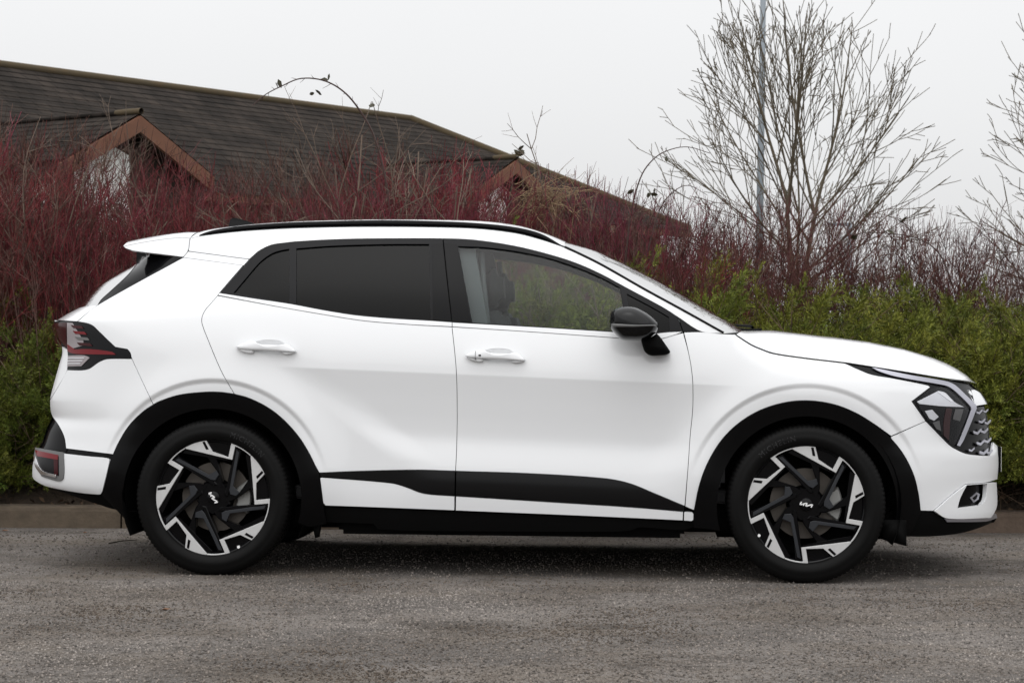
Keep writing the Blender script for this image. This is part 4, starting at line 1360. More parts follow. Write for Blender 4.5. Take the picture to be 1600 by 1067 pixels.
# belt mouldings
panel('belt_moulding', [(341, 461.3)] + [p for p in DBOT if 342 < p[0] < 706.1] + [(706.2, 503.6), (706.3, 510.4)] + [p for p in BELT if 342 < p[0] < 706][::-1], M_white, rear_door, inset=0.35, off=0.002, sp=5)
panel('belt_moulding', [(706.6, 503.8)] + [p for p in DBOT if 707 < p[0] < 1066] + [(1067, 518.2)] + [p for p in BELT if 707 < p[0] < 1066][::-1] + [(706.8, 510.6)], M_white, front_door, inset=0.35, off=0.002, sp=5)

# windows: frames with real openings, panes behind
G_Q = [(364.4, 457.5), (385, 433), (403, 412), (414.4, 402), (427, 394.5), (440, 390.5), (451.9, 388.5), (452.2, 472.8)]
G_R = [(462.8, 387.8), (520, 383.6), (600, 381.2), (670.6, 381), (673, 499.5), (610, 495.6), (555, 490.6), (510, 483.7), (463, 475)]
G_F = [(715.6, 384.2), (758.7, 386), (811, 392.8), (863.7, 404.6), (916, 423), (950, 438.5), (968.7, 449), (972.5, 476), (976, 519), (955, 517.3), (850, 510.6), (737.9, 503.8)]
G_S = [(979.5, 458.5), (1020, 480), (1045.5, 495), (1046.5, 517.5), (1010, 519.8), (986, 518.5)]
bt = [(691.6, 372.9), (697.5, 430), (706.0, 503.6)]
fr_r = [p for p in DTOP if p[0] < 690] + bt + [p for p in DBOT if 342.6 < p[0] < 706][::-1]
wf_r = panel('window_frame', fr_r, M_frame, rear_door, holes=[G_Q, G_R], off=-0.002, sp=6, flange=0.016, inset=0.3)
bt2 = [(706.8, 503.8), (698.4, 430), (692.6, 372.9)]
fr_f = [p for p in DTOP if 693 < p[0] < 1059.5] + [(1066.3, 517.4)] + [p for p in DBOT if 707 < p[0] < 1066][::-1] + bt2
wf_f = panel('window_frame', fr_f, M_frame, front_door, holes=[G_F, G_S], off=-0.002, sp=6, flange=0.016, inset=0.3)
panel('sail_trim', [(1060.5, 496.5), (1095.4, 517.8), (1067.6, 517.8)], M_frame, fender, inset=0.3, off=-0.002, sp=5)
panel('quarter_glass', grow(G_Q, 2), M_priv, rear_door, off=-0.010, inset=0, flange=0, sp=9, corner=60)
panel('window_pane', grow(G_R, 2), M_priv, rear_door, off=-0.010, inset=0, flange=0, sp=9, corner=60)
panel('window_pane', grow(G_F, 2), M_glass, front_door, off=-0.010, inset=0, flange=0, sp=9, corner=60)
panel('sail_glass', grow(G_S, 2), M_priv, front_door, off=-0.010, inset=0, flange=0, sp=9, corner=60)
# pillar covers stand slightly proud of the frames
panel('pillar_cover', [(674.5, 381.5), (691.0, 379.5), (705.2, 502.6), (676.5, 500.2)], M_gblack, rear_door, off=0.0015, inset=0.2, sp=6, flange=0.004)
panel('pillar_cover', [(693.8, 379.8), (713.8, 382), (735.8, 503.6), (707.6, 502.4)], M_gblack, front_door, off=0.0015, inset=0.2, sp=6, flange=0.004)

# lower trims and sill
panel('lower_trim', [p for p in TRIMT if p[0] < 711] + [(711.2, 735.6), (710.6, 773.2)] + [p for p in TRIMB if p[0] < 711][::-1], M_trim, rear_door, off=0.008, inset=0.3, puff=0.008, sp=4, flange=0.02)
panel('lower_trim', [(713.0, 735.8)] + [p for p in TRIMT if p[0] > 713] + [(1068.5, 797.6)] + [p for p in TRIMB if 713 < p[0] < 1068][::-1] + [(712.4, 773.6)], M_trim, front_door, off=0.008, inset=0.3, puff=0.008, sp=4, flange=0.02)
panel('sill_strip', [(500.6, 747), (502, 745.6), (611.7, 754.8), (635, 761.2), (662, 770.8), (710.2, 775), (710.2, 796.6), (560, 790.9), (509, 789), (505.5, 785)], M_white, rear_door, off=0.006, inset=0.3, puff=0.004, sp=4, flange=0.02)
panel('sill_strip', [(712.6, 775)] + [p for p in [(867.4, 784.7), (983.7, 792.1), (1067.4, 799)]] + [(1066.8, 812.2), (900, 804.6), (712.2, 796.8)], M_white, front_door, off=0.006, inset=0.3, puff=0.004, sp=4, flange=0.02)
panel('sill_strip', [(1069, 799.3), (1081, 800), (1083.6, 802), (1083.4, 811), (1081, 813.2), (1068.4, 812.5)], M_white, fender, off=0.006, inset=0.3, puff=0.003, sp=4, flange=0.02)
panel('sill', [(500, 744), (506, 789), (712, 797), (1067, 812.5), (1083.6, 813.2), (1086, 798), (1090, 810), (1084, 824), (1066, 829), (1000, 824.5), (985, 829.5), (956, 831.5), (646, 830.3), (590, 828), (583, 819), (512, 817), (502, 800), (496, 770)], M_plas, (car, car), off=-0.010, inset=0, sp=7)

def arc(cx, cy, r, a0, a1, n):
    return [(cx + r * math.sin(math.radians(a)), cy - r * math.cos(math.radians(a))) for a in np.linspace(a0, a1, n)]
cl_r = ARCH_R + [(500.5, 746), (506, 789), (511, 817), (484, 822)] + arc(332, 777.5, 139, 106, -104, 40) + [(186, 799), (160, 772.5), (166, 750), (173.5, 718)]
panel('arch_cladding', cl_r, M_sblack, (car, car), off=0.007, sp=4, inset=0.4, puff=0.010, flange=0.03, corner=40)
cl_f = ARCH_F + [(1439, 799), (1420, 838), (1398, 832)] + arc(1260.3, 790.3, 140, 106, -106, 40) + [(1107, 826), (1084, 824), (1083, 813)]
panel('arch_cladding', cl_f, M_sblack, (car, car), off=0.007, sp=4, inset=0.4, puff=0.010, flange=0.03, corner=40)
panel('front_valance', [(1438, 799), (1458, 799.5), (1478, 810.5), (1548, 810), (1557, 810.5), (1553, 816), (1530, 826), (1500, 834), (1450, 838.5), (1418, 838.5)], M_plas, front_bumper, off=-0.006, inset=0, sp=5)
panel('splitter', [(1476, 809.5), (1546, 809), (1551, 800.5), (1557, 803), (1558.5, 809), (1540, 814.5), (1480, 815.5)], M_satin, front_bumper, off=0.0, inset=0.2, sp=4)
panel('rear_valance', [(58, 752), (95, 764.5), (130, 770.5), (158, 772.5), (186, 799), (212, 800), (190, 799), (150, 789), (112, 776), (80, 764)], M_plas, rear_bumper, off=-0.008, inset=0, sp=5)

# ---- tail lamp
tl = panel('tail_lamp', LAMP_R, M_lampdark, (car, car), off=0.001, sp=4, inset=0.2)
panel('lens', [(86.3, 505), (104.5, 504.5), (105, 544), (93, 528.5), (87, 514)], M_dred, tl, off=0.004, inset=0, sp=4, flange=0.003)
panel('lens', [(105.5, 504.5), (114, 505), (131, 533), (130, 540), (111, 545), (106, 544.5)], M_tclear, tl, off=0.0035, inset=0, sp=4, flange=0.003)
for k in range(4):
    y0 = 508 + k * 9
    panel('light_bar', [(112 + k * 3.2, y0), (128 + k * 4.5, y0 + 1.5), (132 + k * 4.5, y0 + 6.0), (116 + k * 3.2, y0 + 4.5)], (M_dred, M_red, M_greyp, M_dred)[k], tl, off=0.006, inset=0, sp=4, flange=0.004)
panel('light_bar', [(107, 538), (118, 546), (140, 545.5), (176, 550), (181.5, 554.2), (140, 553.5), (116, 552.5), (107, 549)], M_red, tl, off=0.006, inset=0, sp=4, flange=0.004)
panel('lens', [(107.5, 556), (133, 555.5), (141, 559), (128, 572), (106.5, 572.5)], M_tclear, tl, off=0.005, inset=0, sp=4, flange=0.003)
for k in range(3):
    panel('lens_rib', [(108, 559.5 + k * 4.2), (134 - k * 3, 559 + k * 4.2), (133 - k * 3, 560.1 + k * 4.2), (108, 560.4 + k * 4.2)], M_lampgrey, tl, off=0.008, inset=0, sp=4, flange=0.002)

# ---- head lamp
HL = [(1320.6, 567.8), (1412.5, 582.2), (1476.3, 592.8), (1497, 597), (1518, 604), (1524, 634), (1516, 664), (1506, 690), (1500, 704), (1492.5, 701), (1483, 694.7), (1446.5, 657.8), (1424.7, 627), (1453.8, 604.7), (1450, 601.9), (1393.8, 590.6), (1361.9, 585), (1340, 576.5)]
hl = panel('head_lamp', HL, M_lampdark, (car, car), off=-0.004, sp=4, inset=0.3)
panel('daylight_strip', [(1362, 574.8), (1420, 586.5), (1476, 596), (1489, 601), (1510, 620), (1523.5, 633), (1524.5, 638), (1515, 662), (1504, 688), (1498.5, 697), (1494, 696), (1501, 680), (1511, 655), (1516.5, 640), (1515, 635.5), (1500, 620), (1484, 606.5), (1472, 602), (1400, 589), (1372, 580.5)], M_satin, hl, off=0.006, inset=0, sp=3.5, flange=0.006, puff=0.003)
panel('projector', [(1431, 627), (1466, 609), (1480, 612), (1497, 625), (1507, 637), (1502, 655), (1490, 688), (1484, 690), (1470, 676), (1449, 655)], M_lampdark, hl, off=0.0, inset=0, sp=4, flange=0.002)
panel('reflector', [(1432.5, 627.5), (1465.5, 611), (1476, 614), (1490, 628), (1505.5, 636), (1470, 634.5), (1436, 631)], M_lampgrey, hl, off=0.004, inset=0, sp=4, flange=0.003)
panel('reflector', [(1463, 612.5), (1475, 614), (1489, 627.5), (1484, 628)], M_chrome, hl, off=0.006, inset=0, sp=4, flange=0.003)
panel('reflector', [(1445, 642), (1456, 640), (1466, 651), (1459, 657), (1452, 654)], M_lampgrey, hl, off=0.003, inset=0, sp=4, flange=0.003)
panel('reflector', [(1457, 660), (1467, 657), (1470, 673), (1463, 670)], M_greyp, hl, off=0.003, inset=0, sp=4, flange=0.003)
panel('side_marker', [(1478, 638), (1487, 638), (1484, 660), (1482, 688), (1474, 680), (1474, 660)], M_redpl, hl, off=0.003, inset=0, sp=4, flange=0.003)
panel('reflector', [(1492, 639), (1505, 639), (1499, 658), (1488, 655)], M_greyp, hl, off=0.004, inset=0, sp=4, flange=0.003)
panel('lamp_cover', [(1428, 627), (1454, 607.5), (1478, 606), (1498, 622), (1512, 637), (1506, 658), (1494, 692), (1484, 693.5), (1448, 657.5)], M_clear, hl, off=0.010, inset=0, sp=6, flange=0)
# ---- grille side
gr = panel('grille', [(1524, 636), (1542, 634), (1548, 660), (1550, 690), (1548, 712.5), (1511, 709.5), (1499, 704), (1507, 690), (1517, 664)], M_sblack, (car, car), off=-0.012, sp=4, inset=0)
for (a, b_, s_) in ((1530, 641, 0.75), (1540, 640, 0.6), (1534, 655, 0.8), (1543, 657, 0.8), (1527, 671, 1.0), (1538, 670, 0.9), (1532, 688, 1.0), (1543, 685, 0.9), (1518, 700, 0.7), (1537, 702, 1.1), (1546, 703, 0.8)):
    panel('grille_gem', [(a - 6 * s_, b_ + 2 * s_), (a, b_ + 4 * s_), (a + 6 * s_, b_ - 2 * s_), (a + 6 * s_, b_ + 2 * s_), (a, b_ + 8 * s_), (a - 6 * s_, b_ + 6 * s_)], M_satin, gr, off=0.002, inset=0, sp=4, flange=0.006)
panel('nose_trim', [(1512, 609), (1524, 608), (1533, 613), (1541, 623), (1544, 630.5), (1525, 634), (1521, 626), (1517, 618), (1512, 609)], M_white, (car, car), off=-0.004, sp=4, inset=0.2)
panel('nose_gap', [(1500, 598), (1520, 601), (1530, 611), (1512, 611)], M_sblack, (car, car), off=-0.006, sp=4, inset=0)

# ---- hood, windscreen, roof, rear (surfaces across the car)
E_h = hit([0.5, -1.7] + dense(SHUT + [(1320.6, 567.6), (1412.5, 581.9), (1476.3, 592.2), (1497, 594.6), (1516, 597.8)], 8, 60, closed=False))
sil = pl([(1150, 517.0), (1190, 515.8), (1208, 516), (1286, 525), (1300, 526.2), (1356, 533.4), (1412.5, 544.7), (1459.4, 558.7), (1480, 567), (1497, 575.6), (1515.6, 587.8), (1526, 599)], -0.22)
tE = np.linspace(0, 1, len(E_h))
cx = E_h[0, 0] + 0.055 + (sil[-1, 0] + 0.012 - E_h[0, 0] - 0.055) * tE ** 1.0
cz = np.interp(cx, sil[:, 0], sil[:, 2])
C_h = np.stack([cx, 0 * cx, cz], -1)
hood = bridge('hood', E_h, C_h, M_white, 2.6, 4.2, 28, lip=0.028)
E_w = hit(dense(APILL, 10, 60, closed=False))
silw = pl([(884, 376), (926.7, 388), (973.8, 409.7), (1036, 441), (1098.8, 476.9), (1145.6, 503.4), (1168, 518)], -0.3)
C_w = np.stack([np.interp(np.linspace(0, 1, len(E_w)), np.linspace(0, 1, len(silw)), silw[:, 0]), np.zeros(len(E_w)), np.interp(np.linspace(0, 1, len(E_w)), np.linspace(0, 1, len(silw)), silw[:, 2])], -1)
bridge('windscreen', E_w, C_w, M_wind, 2.2, 2.2, 24)
E_r = hit(dense([(297, 372.6)] + RAILB[1:], 10, 60, closed=False))
C_r = E_r + np.array([0, 0, 0.062])
fr_ = np.clip((np.linspace(0, 1, len(E_r)) - 0.75) / 0.25, 0, 1)[:, None]
C_r = C_r * (1 - fr_ ** 2) + (C_r + (C_w[0] - C_r[-1])) * fr_ ** 2
C_r[:, 1] = 0
roof = bridge('roof', E_r, C_r, M_white, 2.4, 2.6, 24)
# black seals along the windscreen edge and a cowl at its foot
for sg in (1, -1):
    tb = Tubes(6)
    tb.add(E_w * [1, sg, 1] + [0.002, 0, 0.003], 0.0055)
    tb.build('windscreen_seal', M_sblack, car)
E_c = hit([(1128, 520.4), (1150.5, 523.0)]); E_c[1, 2] -= 0.012
bridge('cowl', E_c, [C_w[-1] + [-0.02, 0, -0.01], C_h[0] + [0.0, 0, -0.02]], M_plas, 2.4, 3.0, 20)
for (u0, v0, u1, v1, yy) in ((1160, 516, 1190, 515.5, -0.35), (1166, 509.5, 1176, 511.5, -0.05)):
    a, b2 = pl((u0, v0), yy), pl((u1, v1), yy)
    tb = Tubes(6)
    tb.add([a + [-0.30, 0.62, 0.04], (a + b2) / 2 + [-0.06, 0.2, 0.008], a + [0.02, 0.02, 0.0], b2], [0.005, 0.006, 0.007, 0.008])
    tb.build('wiper', M_plas, car)

# spoiler
sp_out = [(192.5, 384.9), (215, 380.2), (248.8, 374.6), (280, 371.4), (297, 372.2), (294, 392), (286.3, 401.9), (250, 397.3), (211.3, 392.5), (196, 388)]
spo = panel('spoiler', sp_out, M_white, (car, car), surf=Wspoil, sp=4, feats=False)
E_s = hit(dense([(192.5, 384.9), (215, 380.2), (248.8, 374.6), (280, 371.4), (297, 372.2)], 8, 60, closed=False), Wspoil)
bridge('spoiler_top', E_s, E_s * [1, 0, 1] + np.array([-0.03, 0, 0.050]), M_white, 2.4, 2.6, 20)
E_u = hit(dense([(192.5, 384.9), (196, 388), (211.3, 392.5), (250, 397.3), (286.3, 401.9)], 8, 60, closed=False), Wspoil)
bridge('spoiler_underside', E_u[::-1], E_u[::-1] * [1, 0, 1] + np.array([-0.03, 0, 0.035]), M_plas, 2.4, 2.6, 20)
# D-pillar garnish and rear window
GE = [(213, 393), (212.5, 413), (200, 428.5), (170, 456.5), (157, 468.5), (151.9, 477)]
panel('pillar_garnish', [(213, 393), (250, 397.6), (286.0, 402.2), (152.2, 476.9), (157, 468.5), (170, 456.5), (200, 428.5), (212.5, 413)], M_gblack, (car, car), off=-0.003, sp=5, inset=0.3)
gm = 26
GEd = dense(GE[1:], 6, 60, closed=False)
E_g = hit(GEd) + [0, 0.004, 0]
GS = dense([(206, 415), (190, 422), (155, 442), (135, 462), (117.5, 482.5)], 6, 60, closed=False)
gi = np.linspace(0, len(GS) - 1, len(GEd)); GS = np.stack([np.interp(gi, np.arange(len(GS)), GS[:, k]) for k in (0, 1)], -1)
bridge('rear_window', E_g[::-1], (pl(GS, -0.25) * [1, 0, 1] + [-0.01, 0, 0])[::-1], M_rearw, 2.4, 2.4, 20)
E_t = hit([(151.9, 477), (136, 489), (120.6, 501.8)])
C_t = pl([(117.5, 482.5), (101, 490.5), (85.5, 499.5)], -0.3) * [1, 0, 1] + [-0.012, 0, 0]
bridge('tailgate_top', E_t[::-1], C_t[::-1], M_white, 2.6, 2.6, 20)
def band(name, px, m, bow, dz=0.0, off=(0, 0, 0)):
    E = hit(dense(px, 8, 60, closed=False)) + np.array(off)
    C = E * [1, 0, 1] + [bow, 0, dz]
    return bridge(name, E, C, m, 2.2, 2.2, 16)
band('tailgate', [(85.5, 500.5), (87, 513), (94, 531), (97, 547), (92.5, 569), (84.5, 597), (78.5, 621), (79, 639), (83, 651)][::-1], M_white, -0.015)
band('rear_bumper_middle', [(83, 651), (74, 667), (66, 690), (60, 700), (54, 722), (52, 742), (55, 750), (72, 758)][::-1], M_gblack, -0.012)
band('hood_lip', [(1516, 598), (1522, 604), (1533, 613), (1543, 630)], M_white, 0.03)
band('grille_middle', [(1542, 634), (1547, 660), (1549, 690), (1547, 711)], M_sblack, 0.035, off=(-0.012, 0, 0))
band('bumper_beam', [(1551, 692), (1559, 697), (1560.5, 722), (1558.5, 748)], M_white, 0.03)
band('bumper_intake', [(1554, 752.5), (1555.5, 788), (1551, 801), (1547, 809), (1550, 818)], M_gblack, 0.03, off=(-0.01, 0, 0))
# number plate seen edge-on
pq = pl([(1562.5, 697), (1568, 738)], -0.26)
box('number_plate', (pq[0, 0] - 0.012, -0.26, pq[1, 2]), (pq[0, 0] + 0.006, 0.26, pq[0, 2]), M_sblack, car, 0.004)
box('plate_face', (pq[0, 0] + 0.006, -0.255, pq[1, 2] + 0.004), (pq[0, 0] + 0.008, 0.255, pq[0, 2] - 0.004), M_plate, car)

# ---- roof rails
Pb = hit(dense(RAILB[1:], 6, 60, closed=False))
RT = dense(RAILT, 6, 60, closed=False)
ti = np.linspace(0, len(RT) - 1, len(Pb))
for sg in (1, -1):
    V, F = [], []
    rb_u = dense(RAILB[1:], 6, 60, closed=False)[:, 0]
    for i in range(len(Pb)):
        y0 = Pb[i, 1] + 0.004
        vt = np.interp(rb_u[i], RT[:, 0], RT[:, 1])
        top = pl((rb_u[i], vt), y0 + 0.012)
        h = max(top[2] - Pb[i, 2] + 0.004, 0.004)
        x = Pb[i, 0]; z0 = Pb[i, 2] - 0.006
        sec = [(y0 + 0.002, 0.0), (y0, h * 0.38), (y0 + 0.007, h * 0.44), (y0 + 0.002, h * 0.56), (y0 + 0.004, h * 0.86), (y0 + 0.011, h), (y0 + 0.024, h), (y0 + 0.034, h * 0.8), (y0 + 0.036, 0.0)]
        V += [(x, sg * a, z0 + b) for a, b in sec]
    k = 9
    for i in range(len(Pb) - 1):
        for j in range(k - 1):
            f = (i * k + j, i * k + j + 1, (i + 1) * k + j + 1, (i + 1) * k + j)
            F.append(f[::-1] if sg > 0 else f)
    F.append(tuple(range(k))); F.append(tuple(range((len(Pb) - 1) * k, len(Pb) * k))[::-1])
    o = mk('roof_rail', V, F, M_gblack, car, smooth=False)
# shark-fin aerial on the roof centre line
fp = [(357, 352), (359.7, 343.6), (364, 340.6), (372, 341.6), (385, 345.2), (399, 350), (404, 352.5)]
A = pl(fp, 0.0)
A[[0, 6], 2] -= 0.03
V = []
for sg, wd in ((-1, 1), (1, 1)):
    for i, p in enumerate(A):
        wdt = (0.028, 0.006, 0.004, 0.005, 0.010, 0.016, 0.020)[i]
        V.append((p[0], sg * wdt, p[2]))
F = [(0, 1, 2, 3, 4, 5, 6)[::-1], tuple(range(7, 14))] + [(i, i + 1, i + 8, i + 7) for i in range(6)]
mk('aerial_fin', V, F, M_gblack, car, smooth=False)

# ---- handles: bar on two feet over a shallow cup
def pillow(name, outline, y0, prof, m, parent, both=True, step=3.0, corner=50):
    """closed rounded body: outline (pixels on plane y0) shrunk through prof = [(inset_px, dy), ...]"""
    ol = dense(outline, step, corner)
    if area2(ol) < 0: ol = ol[::-1]
    rings = []
    ce = ol.mean(0)
    for (ins, dy) in prof:
        q = ol
        sc = 1 - ins
        rings.append(pl(ce + (ol - ce) * sc, y0) + [0, dy, 0])
    k = len(ol)
    V = np.concatenate(rings)
    F = []
    for i in range(len(rings) - 1):
        for j in range(k):
            F.append((i * k + j, i * k + (j + 1) % k, (i + 1) * k + (j + 1) % k, (i + 1) * k + j))
    F.append(tuple(range(k))[::-1]); F.append(tuple(range((len(rings) - 1) * k, len(rings) * k)))
    o = mk(name, V, F, m, parent[0])
    bm = bmesh.new(); bm.from_mesh(o.data); bmesh.ops.recalc_face_normals(bm, faces=bm.faces[:]); bm.to_mesh(o.data); bm.free()
    if both: mirror_obj(o, parent[1])
    return o
def handle(dx, dy, door, keyed):
    S = lambda P: [(a + dx, b + dy) for a, b in P]
    ctr = hit([(417 + dx, 545 + dy)])[0]
    y0 = float(ctr[1])
    pillow('door_handle', S([(369.2, 541.8), (376, 537.6), (388, 533.8), (397, 532.6), (402, 535.2), (408, 537.6), (425, 538.8), (441, 538.8), (448, 537.4), (458, 543), (464.2, 549.2), (462, 550.6), (440, 549.4), (410, 547.8), (385, 546.6), (372, 544.8)]), y0,
           [(0.03, -0.004), (0.0, -0.012), (0.012, -0.020), (0.05, -0.027), (0.14, -0.031), (0.5, -0.034), (0.9, -0.0345)], M_white, door)
    pillow('handle_foot', S([(371.5, 545), (398, 547), (397.5, 551.6), (392, 552.2), (380, 549.6)]), y0, [(0.05, 0.010), (0.0, -0.012), (0.08, -0.022), (0.4, -0.024)], M_white, door)
    pillow('handle_foot', S([(441, 549.6), (462.5, 550.6), (455, 553), (447, 553.6), (442.5, 552.4)]), y0, [(0.05, 0.010), (0.0, -0.012), (0.08, -0.022), (0.4, -0.024)], M_white, door)
    if keyed:
        pillow('key_button', S([(390.2, 540.5), (393.8, 540.5), (394.4, 543.0), (389.8, 543.0)]), y0 - 0.034, [(0, 0.004), (0.0, 0.0), (0.2, -0.001)], M_sblack, door)
        pillow('key_cover_gap', S([(384.9, 535.0), (385.5, 535.0), (385.2, 548.6), (384.6, 548.4)]), y0 - 0.0335, [(0, 0.01), (0, 0.0)], M_greyp, door)
handle(0, 0, rear_door, False)
handle(357.6, 13.4, front_door, True)

# ---- door mirror
y_m = -1.03
mir = pillow('door_mirror', [(953.5, 491), (958, 484.7), (966, 480.5), (976, 478.4), (990, 479.2), (1003, 484.4), (1016, 492.5), (1026, 501.5), (1029.4, 506.5), (1028, 515), (1018.6, 525.4), (1010, 530), (1000, 532.2), (985, 532.2), (971.3, 530.6), (962, 522.7), (953.5, 511)], y_m,
             [(0.35, 0.115), (0.10, 0.105), (0.02, 0.07), (0.0, 0.03), (0.02, -0.01), (0.08, -0.045), (0.22, -0.075), (0.45, -0.092), (0.75, -0.098)], M_trim, front_door)
pillow('mirror_indicator', [(955, 505.8), (975, 506.4), (1000, 507.6), (1024, 507.8), (1026, 509.2), (1000, 511.4), (975, 511.6), (955, 510.6)], y_m - 0.0, [(0.0, -0.03), (0.01, -0.060), (0.05, -0.082), (0.12, -0.094), (0.35, -0.1005), (0.8, -0.1015)], M_greyp, front_door)
pillow('mirror_stalk', [(1001, 528), (1016, 527), (1026, 521), (1032, 527), (1047.5, 549), (1046, 552), (1040, 554.4), (1028, 555.6), (1016, 555.3), (1008, 550), (1004, 541)], -0.97, [(0.1, 0.09), (0.0, 0.06), (0.0, -0.02), (0.04, -0.045), (0.2, -0.055)], M_plas, front_door)

# ---- inner shell behind the shut lines, floor, wheel wells
shell = [(120, 503), (340, 462), (345, 460)] + [p for p in BELT if 345 < p[0] < 1067] + [(1095, 519), (1150, 526)] + SHUT[1:] + [(1412, 583), (1490, 598), (1535, 640), (1540, 700), (1548, 745), (1540, 805), (1438, 800)] + arc(1260.3, 790.3, 163, 94, -94, 40) + [(1075, 812), (712, 797), (510, 790)] + arc(332, 777.5, 165, 98, -98, 40) + [(160, 760), (75, 750), (72, 700), (95, 640), (110, 560)]
panel('inner_shell', shell, M_void, (car, car), off=-0.030, inset=0, sp=14, flange=0, feats=False, step=8)
panel('inner_pillar', [(300, 376)] + [(p[0], p[1] + 3) for p in RAILB[2:-1]] + [(900, 400), (1000, 455), (1090, 508), (1095, 517)] + [p for p in DTOP if 345 < p[0] < 1090][::-1] + [(342, 459), (130, 497), (155, 480), (285, 404)], M_void, (car, car), off=-0.022, inset=0, sp=12, flange=0, feats=False, step=8)
box('underbody', (-1.55, -0.70, 0.205), (1.75, 0.70, 0.33), M_plas, car, 0.02)
box('underbody', (-0.78, -0.80, 0.185), (0.80, 0.80, 0.34), M_plas, car, 0.02)
box('underbody', (-2.0, -0.60, 0.30), (-1.5, 0.60, 0.50), M_plas, car, 0.03)
box('underbody', (1.70, -0.60, 0.26), (2.08, 0.60, 0.60), M_plas, car, 0.03)
for hx in (-HUBX, HUBX):
    for sg in (-1, 1):
        V, F = [], []
        na = 30
        for a in np.linspace(-115, 115, na):
            for yy in (0.885, 0.56):
                V.append((hx + 0.425 * math.sin(math.radians(a)), sg * yy, HUBZ + 0.425 * math.cos(math.radians(a))))
        for i in range(na - 1):
            F.append((2 * i, 2 * i + 2, 2 * i + 3, 2 * i + 1))
        F.append(tuple(2 * i + 1 for i in range(na)))
        mk('wheel_liner', V, F, M_void, car, smooth=False)
# mud flaps
for (px, yy) in (([(486, 806), (504, 806), (498.5, 839), (492, 840.5)], -0.86), ([(1376, 812), (1416.5, 812), (1416.5, 853), (1380, 843)], -0.86)):
    pillow('mud_flap', px, yy, [(0, 0.02), (0, 0.0)], M_plas, (car, car), step=8, corner=20)

# ---- cabin
def rbox(name, lo, hi, m, bev):
    return box(name, lo, hi, m, car, bev, 3)
rbox('cabin_floor', (-1.2, -0.74, 0.34), (1.0, 0.74, 0.40), M_trimi, 0.01)
for sg in (-1, 1):
    yc = 0.38 * sg
    def seatpart(nm, pts, hw, bev):
        bm = bmesh.new()
        a = [bm.verts.new((x, yc - hw, z)) for x, z in pts]; c = [bm.verts.new((x, yc + hw, z)) for x, z in pts]
        bm.faces.new(a); bm.faces.new(c[::-1])
        for i in range(len(pts)):
            j = (i + 1) % len(pts); bm.faces.new((a[i], c[i], c[j], a[j]))
        bmesh.ops.recalc_face_normals(bm, faces=bm.faces[:])
        bmesh.ops.bevel(bm, geom=bm.edges[:], offset=bev, segments=3, affect='EDGES')
        me = bpy.data.meshes.new(nm); bm.to_mesh(me); bm.free(); me.materials.append(M_seat)
        me.polygons.foreach_set('use_smooth', [True] * len(me.polygons))
        return link(bpy.data.objects.new(nm, me), car)
    seatpart('front_seat', [(0.56, 0.58), (0.58, 0.66), (0.12, 0.66), (-0.05, 1.22), (-0.17, 1.20), (-0.04, 0.62), (0.06, 0.50), (0.46, 0.48)], 0.24, 0.03)
    seatpart('headrest', [(-0.05, 1.24), (-0.06, 1.41), (-0.15, 1.42), (-0.165, 1.23)], 0.13, 0.035)
    seatpart('rear_seat', [(-0.45, 0.58), (-0.45, 0.66), (-0.90, 0.64), (-1.10, 1.22), (-1.22, 1.20), (-1.05, 0.60), (-0.95, 0.5), (-0.5, 0.48)], 0.33, 0.03)
    seatpart('headrest', [(-1.11, 1.22), (-1.12, 1.38), (-1.20, 1.38), (-1.21, 1.21)], 0.12, 0.03)
# B-pillar trims and belts, door cards, dashboard, wheel
for sg in (-1, 1):
    bp_ = pl([(694, 376), (736, 376), (764, 512), (706, 512)], -0.80)
    V = [(p[0], sg * (0.845 - 0.42 * max(p[2] - 1.15, 0) - 0.04), p[2]) for p in bp_]
    V += [(v[0], v[1] - sg * 0.045, v[2]) for v in V]
    mk('pillar_trim', V, [(0, 1, 2, 3), (7, 6, 5, 4), (0, 4, 5, 1), (1, 5, 6, 2), (2, 6, 7, 3), (3, 7, 4, 0)], M_trimg, car, smooth=False)
    tb = Tubes(4)
    q = pl([(748, 392), (752, 440), (760, 500), (766, 540)], -0.78)
    tb.add(np.array([(p[0], sg * (0.78 - 0.40 * max(p[2] - 1.15, 0) - 0.05), p[2]) for p in q]), 0.014)
    tb.build('seat_belt', M_trimg, car)
    box('door_card', (-0.95, sg * 0.80 - 0.03, 0.42), (0.98, sg * 0.80 + 0.03, 1.10), M_trimi, car, 0.02)
rbox('dashboard', (0.72, -0.74, 0.72), (1.12, 0.74, 1.06), M_trimi, 0.05)
rbox('centre_console', (-0.15, -0.11, 0.40), (0.75, 0.11, 0.68), M_trimi, 0.03)
bm = bmesh.new()
tbw = Tubes(8)
an = np.linspace(0, 2 * math.pi, 37)
tbw.add(np.stack([0.50 + 0.07 * np.cos(an), -0.38 + 0.185 * np.sin(an), 0.93 + 0.17 * np.cos(an)], -1), 0.014)
tbw.build('steering_wheel', M_trimi, car)
headl = hit(dense([(360, 372)] + [(p[0], p[1] + 7) for p in RAILB[2:-1]], 12, 60, closed=False)) + [0, 0.04, -0.01]
bridge('headliner', headl, headl * [1, 0, 1] + [0, 0, 0.045], M_trimg, 2.4, 2.6, 16)

